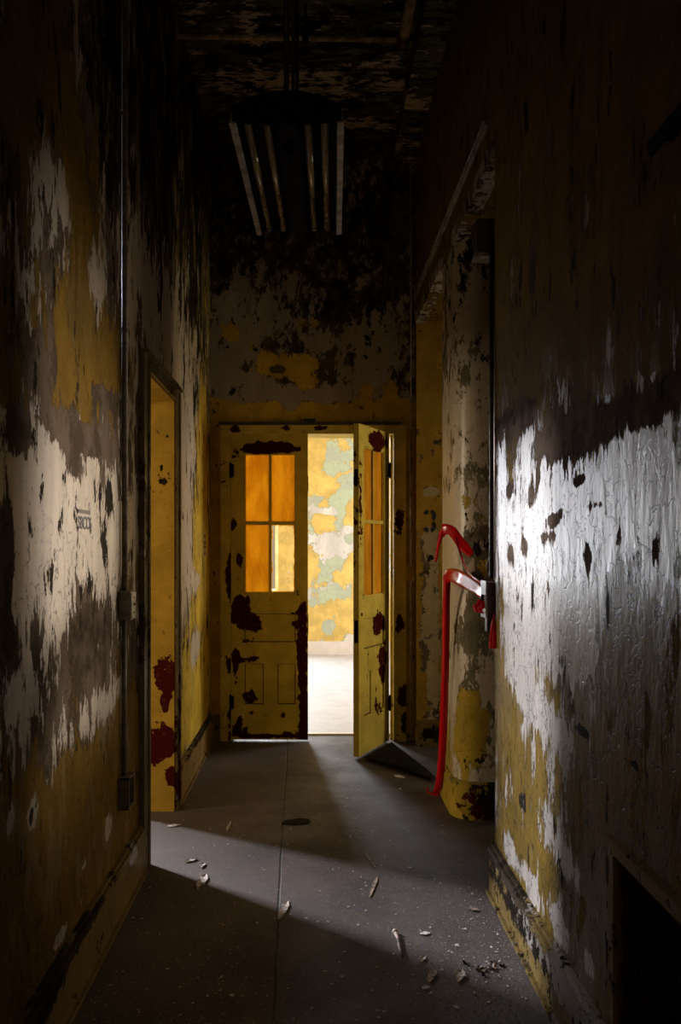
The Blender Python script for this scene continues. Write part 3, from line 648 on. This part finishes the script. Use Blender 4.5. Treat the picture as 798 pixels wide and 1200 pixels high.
# ------------------------------------------------------------------ fluorescent light
FA = math.atan2(-.031, 1.22)   # slight skew of the fixture
e = empty('fluorescent_light', (-.094, 4.11, 3.25), math.atan2(-(.146-.115+.0)/1.22, 1)*1.0)
tag(e, 'long four tube fluorescent light hanging from the ceiling', 'ceiling light')
def fx(mb, name, mat, par=e, **kw):
    o = mb.build(name, mat, None, origin=(0,0,0), **kw); o.parent = par; o.location = (0,0,0); return o
HW, HL = .224, .61
m = MB(); m.prism([(-HW,-.005), (-HW,.055), (-.14,.098), (-.05,.118), (.05,.118), (.14,.098), (HW,.055), (HW,-.005), (.12,-.022), (-.12,-.022)], -HL-.012, -HL); fx(m, 'end_plate', M['black'], bevel=.003)
m = MB(); m.prism([(-HW*1,.0), (-HW,.05), (-.05,.105), (.05,.105), (HW,.05), (HW,.0), (.12,.0), (-.12,.0)], HL, HL+.01); fx(m, 'end_plate', M['black'], bevel=.003)
m = MB(); m.prism([(-.045,-.01), (-.045,.07), (.045,.07), (.045,-.01)], -HL, HL)
for s in (-1, 1):
    m.prism([(s*.045,.066), (s*HW,.048), (s*HW,.052), (s*.045,.070)][::s], -HL, HL)
fx(m, 'housing', M['black'])
for s in (-1, 1):
    m = MB(); m.prism([(s*(HW-.002),.05), (s*(HW+.012),-.012), (s*(HW-.012),-.012-.004), (s*(HW-.018),-.010), (s*(HW-.008),-.006)][::s], -HL-.005, HL+.03); fx(m, 'side_reflector', M['flange'])
for x in (-.165, -.085, .085, .155):
    m = MB(); m.tube([(x,-HL+.02,.012), (x,HL-.02,.012)], .0155, 14); t_ = fx(m, 'tube', M['tube'], smooth=True)
    for y in (-HL+.012, HL-.012):
        m = MB(); m.tube([(x,y-.012,.012), (x,y+.012,.012)], .0165, 14); fx(m, 'tube_cap', M['brown'], t_)
m = MB(); m.box(-.022,.022,-.42,-.30,-.045,-.01); m.tube([(0,-.36,-.045),(0,-.36,-.065)], .008, 8); fx(m, 'starter_box', M['black'], bevel=.004)
m = MB(); m.tube([(-.005,-.52,.09),(-.005,-.52,ZC-3.25)], .012, 12); m.tube([(.022,-.50,.09),(.022,-.50,ZC-3.25)], .007, 10); fx(m, 'stem', M['brown'], smooth=True)
m = MB(); m.tube([(-.005,.5,.09),(-.005,.5,ZC-3.25)], .010, 12); fx(m, 'stem', M['brown'], smooth=True)
m = MB(); m.tube([(0.005,-.51,ZC-3.25-.03),(0.005,-.51,ZC-3.25)], [.03,.06], 16); fx(m, 'ceiling_rose', M['brown'], smooth=True)

# ------------------------------------------------------------------ ceiling pipes
e = empty('sprinkler_pipe', (0, 4.94, 4.44)); tag(e, 'painted pipe crossing under the ceiling and turning along the right side', 'pipe')
m = MB(); m.tube([(XL, 4.94, 4.455), (.50, 4.94, 4.435)], .014, 12); m.build('cross_pipe', M['pipe'], e, smooth=True)
m = MB(); m.tube([(.525, 4.96, 4.44), (.525, 0, 4.44)], .030, 16); o = m.build('main_pipe', M['pipe'], e, smooth=True)
m = MB(); m.tube([(.48,4.94,4.436),(.525,4.94,4.438)], .024, 12); m.tube([(.525,4.90,4.438),(.525,5.0,4.438)], .037, 14); m.tube([(.525,4.94,4.44),(.525,4.94,ZC)], .014, 10); m.build('elbow', M['red_iron'], e, smooth=True)
p = P(358, 30, 4.94); m = MB(); m.tube([(p.x,4.94,4.443),(p.x,4.94,ZC)], .006, 8); m.tube([(p.x,4.925,4.443),(p.x,4.955,4.443)], .022, 12); m.build('hanger', M['black'], e)

# ------------------------------------------------------------------ red tape
def ribbon(mb, pts, widths, nrm, curl=.006, th=.0004):
    """pts centre line, widths list of width vectors"""
    n_ = 5; top = []
    for p, w in zip(pts, widths):
        p, w = Vector(p), Vector(w)
        for k in range(n_):
            q = k/(n_-1)-.5; top.append(p+w*q+Vector(nrm)*curl*(math.cos(q*math.pi*2)))
    N = len(pts)
    fs = [(i*n_+k, i*n_+k+1, (i+1)*n_+k+1, (i+1)*n_+k) for i in range(N-1) for k in range(n_-1)]
    mb.add(top, fs)
def spline(ctrl, sub=6):
    out = []
    for i in range(len(ctrl)-1):
        p0 = ctrl[max(i-1,0)]; p1 = ctrl[i]; p2 = ctrl[i+1]; p3 = ctrl[min(i+2,len(ctrl)-1)]
        for k in range(sub):
            t = k/sub; out.append([0.5*((2*b)+(-a+c)*t+(2*a-5*b+4*c-d)*t*t+(-a+3*b-3*c+d)*t**3) for a,b,c,d in zip(p0,p1,p2,p3)])
    out.append(list(ctrl[-1])); return out
def tape(mb, ctrl, nrm=(0,-1,0), curl=.005, sub=7):
    """ctrl: (px, py, depth, width_x_px, width_y_px)"""
    c_ = [list(P(a, b, Y))+[wx*Y/F, 0.0, -wy*Y/F] for a, b, Y, wx, wy in ctrl]
    s_ = spline(c_, sub); ribbon(mb, [q[:3] for q in s_], [q[3:] for q in s_], nrm, curl)
def finish_tape(o):
    sol = o.modifiers.new('thickness', 'SOLIDIFY'); sol.thickness = .0006; return o
e = empty('barrier_tape', P(519, 615, 4.70)); tag(e, 'upper red plastic tape looped over the pier edge and tied to the switch box', 'tape')
m = MB(); tape(m, [(510.5,659,4.72,3,1), (514,640,4.70,4,1), (518,625,4.66,6,2), (523,617,4.64,7,4)]); finish_tape(m.build('tail', M['tape'], e, smooth=True))
m = MB(); tape(m, [(519,622,4.64,2,16), (524,620,4.62,0,12), (531,624,4.58,-5,12), (539,635,4.52,-7,10), (547,644,4.46,-7,9), (553,650,4.42,-4,6)], curl=.003); finish_tape(m.build('strand', M['tape'], e, smooth=True))
m = MB(); tape(m, [(534,630,4.55,4,2), (540,650,4.40,3,2), (547,668,4.2,3,3), (557,679,3.95,2,4), (564,683,3.84,2,4)]); o = finish_tape(m.build('strand', M['tape'], e, smooth=True))
e = empty('barrier_tape', FL(516, 930)); tag(e, 'lower red plastic tape from the switch box hanging down the pier to the floor', 'tape')
m = MB(); tape(m, [(520,684,4.74,2,12), (523,677,4.70,1,17), (530,674,4.62,-3,16), (540,678,4.45,-5,17), (552,685,4.15,-6,15), (559,690,3.95,-5,13), (564.5,695,3.83,-3,12)], curl=.01); finish_tape(m.build('strand', M['tape'], e, smooth=True))
m = MB(); tape(m, [(524.5,674,4.70,10,0), (523,690,4.71,7,0), (522.5,730,4.76,8.5,0), (522,780,4.80,8.5,0), (520.5,830,4.86,9,0), (518.5,880,4.94,9,0), (515,918,5.04,9,0), (511,930,5.12,9,1)], curl=.007); finish_tape(m.build('hanging_end', M['tape'], e, smooth=True))
m = MB(); tape(m, [(526,676,4.69,5,0), (526,700,4.73,3,0), (525.5,740,4.78,3,0), (524.5,800,4.84,3,0)], curl=.003); finish_tape(m.build('hanging_end', M['tape'], e, smooth=True))
q = FL(511, 931); m = MB(); pts = [q+Vector((.02,.0,.03)), q+Vector((.0,-.01,.006)), q+Vector((-.04,-.015,.016)), q+Vector((-.06,-.01,.028)), q+Vector((-.045,.02,.032))]
s_ = spline([list(p) for p in pts]); ribbon(m, s_, [(0,.045,.004)]*len(s_), (0,0,1), .004); finish_tape(m.build('curled_end', M['tape'], e, smooth=True))
m = MB(); tape(m, [(566,704,3.74,10,3), (563,710,3.73,12,2), (560,712,3.73,11,6), (562,718,3.73,11,3)], curl=.006); finish_tape(m.build('knot', M['tape'], e, smooth=True))
e2 = empty('tape_end', P(578, 760, 3.70)); tag(e2, 'short red tape end dangling below the switch box', 'tape')
m = MB(); tape(m, [(580,718,3.70,4,0), (579,728,3.695,6,0), (578,742,3.69,7.5,0), (577.5,760,3.69,9,.5)], curl=.004); finish_tape(m.build('strip', M['tape'], e2, smooth=True))

# ------------------------------------------------------------------ buckled linoleum by the right leaf
m = MB()
A = FL(427, 891); B_ = FL(513, 918); C_ = Vector((.765, 5.72, 0)); D_ = Vector((.60, 6.52, 0))
N = 16; vs = []
for j in range(N+1):
    v_ = j/N
    for i in range(N+1):
        u_ = i/N
        p = (A*(1-u_)+B_*u_)*(1-v_)+(D_*(1-u_)+C_*u_)*v_
        rise = .022*math.sin(math.pi*min(1, u_*1.0+.05))*math.sin(math.pi*min(1, .15+v_*.85))+.012*(1-v_)+.006*noise.noise(p*7)
        vs.append((p.x, p.y, .004+max(0, rise)))
fs = [(j*(N+1)+i, j*(N+1)+i+1, (j+1)*(N+1)+i+1, (j+1)*(N+1)+i) for j in range(N) for i in range(N)]
m.add(vs, fs); o = m.build('linoleum_sheet', M['lino'], smooth=True); so = o.modifiers.new('t', 'SOLIDIFY'); so.thickness = .004; so.offset = 1
tag(o, 'buckled piece of dark linoleum lifting from the floor below the open door leaf', 'linoleum')

# ------------------------------------------------------------------ debris
def flake_mesh(seed, mat, curl=.25, asp=1.0, n_=9):
    r = random.Random(seed); vs = [(0,0,.18*curl)]; 
    for k in range(n_):
        a = 2*math.pi*k/n_; d = r.uniform(.55,1.0); x, y = d*math.cos(a), d*math.sin(a)*asp; vs.append((x, y, curl*(x*x)*r.uniform(.6,1.2)))
    N = len(vs); vs += [(x, y, z+.07) for x, y, z in vs]
    fs = [(0, (k%n_)+1, ((k+1)%n_)+1)[::-1] for k in range(n_)]+[(N, N+(k%n_)+1, N+((k+1)%n_)+1) for k in range(n_)]
    fs += [(k+1, (k+1)%n_+1, N+(k+1)%n_+1, N+k+1) for k in range(n_)]
    me = bpy.data.meshes.new('paint_flake'); me.from_pydata(vs, [], fs); me.materials.append(mat); me.update(); return me
FM = [flake_mesh(i, M['flake'], .3+.1*(i % 3), .5+.12*(i % 4)) for i in range(6)]
FY = [flake_mesh(20+i, M['flakey'], .3, .6) for i in range(2)]
cnt = 0; used = []
def place_flake(p, s, me, lab, grp):
    o = bpy.data.objects.new('paint_flake', me); COL.objects.link(o)
    o.location = (p.x, p.y, .001); o.scale = (s, s, s); o.rotation_euler = (R.uniform(-.15,.15), R.uniform(-.15,.15), R.uniform(0,6.28))
    tag(o, lab, 'paint flake', grp)
G = {'dark': ('small pale paint flake lying on the near left floor in shadow', 'flakes in the near shadow'),
     'right': ('small pale paint flake lying on the littered floor along the right wall', 'flakes along the right wall'),
     'mid': ('small pale paint flake lying in the middle of the corridor floor', 'flakes in mid corridor'),
     'far': ('tiny paint flake lying on the far floor near the double doors', 'flakes near the doors')}
tries = 0
while cnt < 250 and tries < 6000:
    tries += 1
    px = R.uniform(95, 640); py = R.uniform(875, 1198)
    p = FL(px, py)
    if p.x < XL+.06 or p.x > XR-.07 or p.y > 6.3: continue
    if .55 < p.x and p.y > 5.3: continue
    if p.x > .70 and p.y > 4.5: continue
    dens = .25+.75*max(0, min(1, (px-330)/250))*(py > 950)
    if py < 950: dens *= .5
    if R.random() > dens: continue
    if px < 330 and py > 1010+.45*(px-178): g = 'dark'
    elif px > 440 and py > 960: g = 'right'
    elif py > 940: g = 'mid'
    else: g = 'far'
    s = R.uniform(.0035, .009)*(1.6 if R.random() < .12 else 1)
    place_flake(p, s, R.choice(FM) if R.random() < .85 else R.choice(FY), *G[g]); cnt += 1
# fine crumbs nobody could count
m = MB(); rr = random.Random(11)
for k in range(7500):
    px = rr.uniform(95, 650); py = 1200-300*rr.random()**1.3
    if rr.random() < .55: px = rr.gauss(560, 60); py = rr.uniform(980, 1200)
    if py > 1200: continue
    p = FL(px, py)
    if p.x < XL+.05 or p.x > XR-.05 or (p.x > .72 and p.y > 4.5): continue
    s = rr.uniform(.0008, .0022)*(1+1.2*rr.random()**4); h = s*.9; a = rr.uniform(0, 3)
    c1, s1 = math.cos(a)*s, math.sin(a)*s
    m.add([(p.x+c1,p.y+s1,0),(p.x-s1,p.y+c1,0),(p.x-c1,p.y-s1,0),(p.x+s1*.7,p.y-c1,0),(p.x,p.y,h+.0005)], [(0,1,4),(1,2,4),(2,3,4),(3,0,4)])
o = m.build('plaster_crumbs', M['crumb']); tag(o, 'fine plaster crumbs and dust scattered over the corridor floor', 'debris', kind='stuff')
# named larger litter
def strip_litter(name, label, cat, p0, p1, w, mat, curl=.012, seed=1, jag=.3):
    curl *= .25; w *= 1.0
    rr = random.Random(seed); p0, p1 = Vector(p0), Vector(p1); d = p1-p0; sd = Vector((-d.y, d.x, 0)).normalized()
    m = MB(); N = 9; vs = []
    for i in range(N):
        t = i/(N-1); ww = w*math.sin(math.pi*(.08+.84*t))*rr.uniform(1-jag, 1+jag)
        for q in (-1,-.5,0,.5,1):
            v = p0+d*t+sd*ww*q*.5; v.z = .003+curl*abs(q)**2*rr.uniform(.6,1.2)+.0015*math.sin(t*7)**2; vs.append(v)
    fs = [(i*5+k, i*5+k+1, (i+1)*5+k+1, (i+1)*5+k) for i in range(N-1) for k in range(4)]
    m.add(vs, fs); o = m.build(name, mat); s = o.modifiers.new('t', 'SOLIDIFY'); s.thickness = .0012; s.offset = 1
    return tag(o, label, cat)
def litter_px(name, label, cat, a, b, w, mat, **kw): return strip_litter(name, label, cat, FL(*a), FL(*b), w, mat, **kw)
litter_px('paint_curl', 'curled leaf-shaped paint strip on the lit floor band just right of the seam', 'paint strip', (327,1078), (337,1057), .035, M['bark'], seed=2)
litter_px('paint_curl', 'crumpled paint strip at the lower edge of the light band near the left doorway', 'paint strip', (232,1043), (241,1026), .04, M['bark'], seed=3, curl=.02)
litter_px('paint_curl', 'dark curled flake lying in the light just inside the left doorway', 'paint strip', (217,1011), (231,1007), .03, M['bark'], seed=4, curl=.02)
litter_px('paint_curl', 'small upright curl beside the dark flake near the left doorway', 'paint strip', (236,1018), (239,1012), .02, M['bark'], seed=5, curl=.018)
litter_px('paint_curl', 'thin pale sliver lying before the far left skirting', 'paint strip', (266,974), (270,963), .018, M['bark'], seed=6)
litter_px('lifted_patch', 'lifted patch of brown linoleum just right of the floor seam', 'linoleum', (330,966), (363,962), .10, M['lino'], seed=7, curl=.012)
litter_px('wood_splinter', 'long dark splinter lying in the shade right of the seam', 'splinter', (433,1052), (442,1028), .018, M['wood'], seed=8, curl=.005)
litter_px('wood_splinter', 'thin dark splinter lying further back in the dim light', 'splinter', (440,1018), (428,1000), .014, M['wood'], seed=9, curl=.005)
litter_px('paint_curl', 'pale paint strip lying flat on the lit floor right of the broken stick', 'paint strip', (492,1095), (504,1094), .022, M['flake'], seed=10, curl=.004)
litter_px('paint_curl', 'crumpled paint scrap at the front of the light band right of the stick', 'paint strip', (503,1152), (509,1138), .035, M['bark'], seed=12, curl=.02)
litter_px('paint_curl', 'torn paint scrap between the stick and the right wall', 'paint strip', (537,1152), (541,1138), .035, M['bark'], seed=13, curl=.018)
litter_px('paint_curl', 'small pale scrap below the crumpled scrap near the front', 'paint strip', (495,1160), (503,1157), .022, M['flake'], seed=14, curl=.008)
litter_px('paint_curl', 'little twisted scrap close behind the crumpled scrap', 'paint strip', (493,1128), (497,1122), .022, M['bark'], seed=15, curl=.016)
litter_px('paint_curl', 'pale flat scrap lying in front of the pier', 'paint strip', (462,909), (474,912), .045, M['flake'], seed=16, curl=.004)
litter_px('paint_curl', 'long flat scrap in the shade by the right skirting', 'paint strip', (548,1065), (562,1068), .03, M['wood'], seed=17, curl=.005)
litter_px('paint_curl', 'scrap of fallen paint at the foot of the left doorway far casing', 'paint strip', (196,969), (212,967), .04, M['bark'], seed=18, curl=.008)
# broken stick
e = empty('broken_stick', FL(467, 1110)); tag(e, 'thin broken stick with a knobbed end on the light band', 'stick')
a, b = FL(463, 1095), FL(472, 1123); a.z = b.z = .008; m = MB()
m.tube([a, a.lerp(b,.3)+Vector((.003,0,.001)), a.lerp(b,.7)-Vector((.002,0,0)), b], [.008,.006,.006,.005], 8); m.build('shaft', M['wood'], e, smooth=True)
m = MB(); m.tube([a+Vector((-.003,.014,.002)), a+Vector((0,.004,.002)), a-Vector((0,.006,0))], [.006,.0115,.009], 9); m.build('knob', M['bark'], e, smooth=True)
# heap of rubble near the right wall
for i in range(16):
    px, py = 571+rr.gauss(0, 10), 1133+rr.gauss(0, 5); p = FL(px, py); me = flake_mesh(60+i, M['lino'] if i % 2 else M['wood'], .8, .6)
    o = bpy.data.objects.new('rubble_chip', me); COL.objects.link(o); s = rr.uniform(.010,.02); o.scale = (s,s,s*1.2); o.location = (p.x,p.y,.001); o.rotation_euler = (rr.uniform(-.4,.4), rr.uniform(-.4,.4), rr.uniform(0,6))
    tag(o, 'dark chip in the small rubble heap by the right skirting', 'rubble', 'rubble heap by the right wall')

# ------------------------------------------------------------------ far room
fy1 = 11.9
FB = [('P',400,560,22,40,.6), ('P',385,540,10,30,.5), ('O',385,570,16,12,1.0), ('O',372,530,12,20,.9), ('V',385,600,20,5,1.0), ('V',390,640,24,18,.75), ('P',395,655,10,12,.5), ('P',400,695,16,7,.7), ('V',410,620,8,6,.8), ('P',385,735,6,8,1.1), ('V',412,750,8,6,1), ('O',375,610,10,20,.5), ('O',412,600,9,20,.4), ('O',380,715,20,14,.3), ('O',330,660,20,50,.6), ('V',338,670,4,14,.9), ('P',410,632,7,6,.9)]
FB = [(k, (px-VX)*fy1/F, H-(py-VY)*fy1/F, rx*fy1/F, ry*fy1/F, a) for k, px, py, rx, ry, a in FB]
farf = flat_fields(dict(W=-.15, Y=.26, D=-.8, R=-.95, C=-1), FB)
wx0, wx1, wz0, wz1 = -1.8, -.485, .85, 3.5
m = MB()
m.box(-3.5, wx0, fy1, fy1+.3, 0, ZC); m.box(wx1, 3.5, fy1, fy1+.3, 0, ZC, .05, '-y'); m.box(wx0, wx1, fy1, fy1+.3, 0, wz0); m.box(wx0, wx1, fy1, fy1+.3, wz1, ZC)
m.box(-3.7, -3.5, 6.85, fy1+.3, 0, ZC); m.box(3.5, 3.7, 6.85, 7.8, 0, ZC); m.box(3.5, 3.7, 10.8, fy1+.3, 0, ZC); m.box(3.5, 3.7, 7.8, 10.8, 0, .9); m.box(3.5, 3.7, 7.8, 10.8, 3.6, ZC)
m.box(-3.5, -1.15, 6.65, 6.85, 0, ZC); m.box(1.12, 3.5, 6.65, 6.85, 0, ZC)
struct(m.build('wall_far_room', M['far'], origin=(0,0,0), fields=farf))
m = MB(); m.box(-3.7, 3.7, 6.86, fy1+.3, -.12, .002); struct(m.build('floor_far_room', M['farfloor'], origin=(0,0,0)))
m = MB(); m.box(-3.7, 3.7, 6.85, fy1+.3, ZC, ZC+.2); struct(m.build('ceiling_far_room', M['room'], origin=(0,0,0)))
m = MB(); m.box(-3.5, 3.5, fy1-.02, fy1, 0, .175); m.box(-3.5, 3.5, fy1-.012, fy1, .175, .185); struct(m.build('baseboard_far_room', M['farbase'], origin=(0,0,0)))
def window(k, axis, pos, a0, a1, z0, z1, nm, nz):
    m = MB(); f_ = .05
    def b(u0, u1, za, zb, d=.03):
        if axis == 'y': m.box(u0, u1, pos, pos+d*2, za, zb)
        else: m.box(pos-d, pos+d, u0, u1, za, zb)
    b(a0, a0+f_, z0, z1); b(a1-f_, a1, z0, z1); b(a0+f_, a1-f_, z0, z0+f_); b(a0+f_, a1-f_, z1-f_, z1)
    for i in range(1, nm): u = a0+(a1-a0)*i/nm; b(u-.012, u+.012, z0+f_, z1-f_, .015)
    for i in range(1, nz): z = z0+(z1-z0)*i/nz; b(a0+f_, a1-f_, z-.02, z+.02, .018)
    return struct(m.build('window_%d' % k, M['white_sash'], origin=(0,0,0)))
window(1, 'y', fy1+.12, wx0, wx1, wz0, wz1, 3, 2)
window(2, 'x', 3.6, 7.8, 10.8, .9, 3.6, 4, 2)

# ------------------------------------------------------------------ left side room
m = MB()
m.box(-6.2, -6.0, 2.0, 2.3, 0, ZC); m.box(-6.2, -6.0, 3.4, 7.6, 0, ZC); m.box(-6.2, -6.0, 2.3, 3.4, 0, 1.0); m.box(-6.2, -6.0, 2.3, 3.4, 3.2, ZC); m.box(-6.2, -6.0, 7.6, 8.8, 0, 3.05); m.box(-6.2, -6.0, 7.6, 8.8, 4.35, ZC); m.box(-6.2,-6.0,8.8,10.2,0,ZC)
m.box(-6.0, -1.15, 1.9, 2.0, 0, ZC); m.box(-6.0, -3.7, 10.1, 10.2, 0, ZC); m.box(-3.75,-3.7,6.65,10.1,0,ZC); m.box(-3.7,-1.15,6.55,6.65,0,ZC)
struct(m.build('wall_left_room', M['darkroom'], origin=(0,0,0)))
m = MB(); m.box(-6.2, -1.5, 1.9, 10.2, -.12, 0); struct(m.build('floor_left_room', M['floor'], origin=(0,0,0)))
m = MB(); m.box(-6.2, -1.15, 1.9, 10.2, ZC, ZC+.2); struct(m.build('ceiling_left_room', M['darkroom'], origin=(0,0,0)))
window(3, 'x', -6.1, 7.6, 8.8, 3.05, 4.35, 1, 1)
window(4, 'x', -6.1, 2.3, 3.4, 1.0, 3.2, 2, 2)  # unseen window, added to brighten the jamb, pier and doors
# ------------------------------------------------------------------ right side room
m = MB()
m.box(1.12, 4.6, 3.3, 3.4, 0, ZC); m.box(1.12, 4.5, 6.62, 6.65, 0, ZC)
m.box(4.5, 4.6, 3.4, 6.65, 0, ZC)
m.box(1.12, 1.30, 5.24, 5.26, 0, ZC) 
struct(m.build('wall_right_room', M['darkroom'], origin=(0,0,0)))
m = MB(); m.box(1.5, 4.6, 3.3, 6.65, -.12, 0); struct(m.build('floor_right_room', M['floor'], origin=(0,0,0)))
m = MB(); m.box(1.15, 4.6, 3.3, 6.65, ZC, ZC+.2); struct(m.build('ceiling_right_room', M['darkroom'], origin=(0,0,0)))

# ------------------------------------------------------------------ lights
def area(name, loc, target, sx, sy, power, col, spread=180):
    l = bpy.data.lights.new(name, 'AREA'); l.shape = 'RECTANGLE'; l.size = sx; l.size_y = sy; l.energy = power; l.color = col; l.spread = math.radians(spread)
    o = bpy.data.objects.new(name, l); COL.objects.link(o); o.location = loc
    o.rotation_euler = (Vector(target)-Vector(loc)).to_track_quat('-Z', 'Y').to_euler(); return o
area('daylight_far_window', (-1.14, fy1+.22, 2.18), (-1.14, 0, 2.18), 1.3, 2.6, 300, (.88,.93,1))
area('daylight_far_side', (3.65, 9.3, 2.25), (0, 9.3, 2.25), 2.9, 2.6, 250, (1,.98,.98))
area('daylight_left_window', (-6.17, 8.2, 3.7), (-.8, 4.45, 1.9), 1.15, 1.2, 3200, (.84,.89,1))
area('added_fill_left_near', (-6.17, 2.85, 2.1), (-.8, 4.45, 1.4), 1.0, 2.1, 200, (1,.84,.60))  # added warm fill behind the unseen near window, for jamb, pier and doors
area('daylight_right_room', (3.9, 6.25, 1.65), (-.8, 2.75, 1.60), .5, .4, 5.5, (1,.91,.82), 21)
area('daylight_right_alcove', (3.6, 5.85, 2.0), (-.8, 5.85, 1.2), .6, 1.2, 13, (1,.84,.58), 90)
w = bpy.data.worlds.new('world'); SC.world = w; w.use_nodes = True
w.node_tree.nodes['Background'].inputs[0].default_value = (1.0,.78,.52,1); w.node_tree.nodes['Background'].inputs[1].default_value = .42

# ------------------------------------------------------------------ camera
cam = bpy.data.cameras.new('camera'); co = bpy.data.objects.new('camera', cam); COL.objects.link(co)
cam.sensor_fit = 'VERTICAL'; cam.sensor_height = 36; cam.lens = 36*F/1200
cam.shift_x = (399-VX)/1200; cam.shift_y = (VY-600)/1200
co.location = (0,0,H); co.rotation_euler = (math.pi/2,0,0); cam.clip_start = .05
SC.camera = co
SC.view_settings.view_transform = 'Standard'; SC.view_settings.look = 'None'; SC.view_settings.gamma = 1; SC.view_settings.exposure = 0.0
SC.view_settings.use_curve_mapping = False
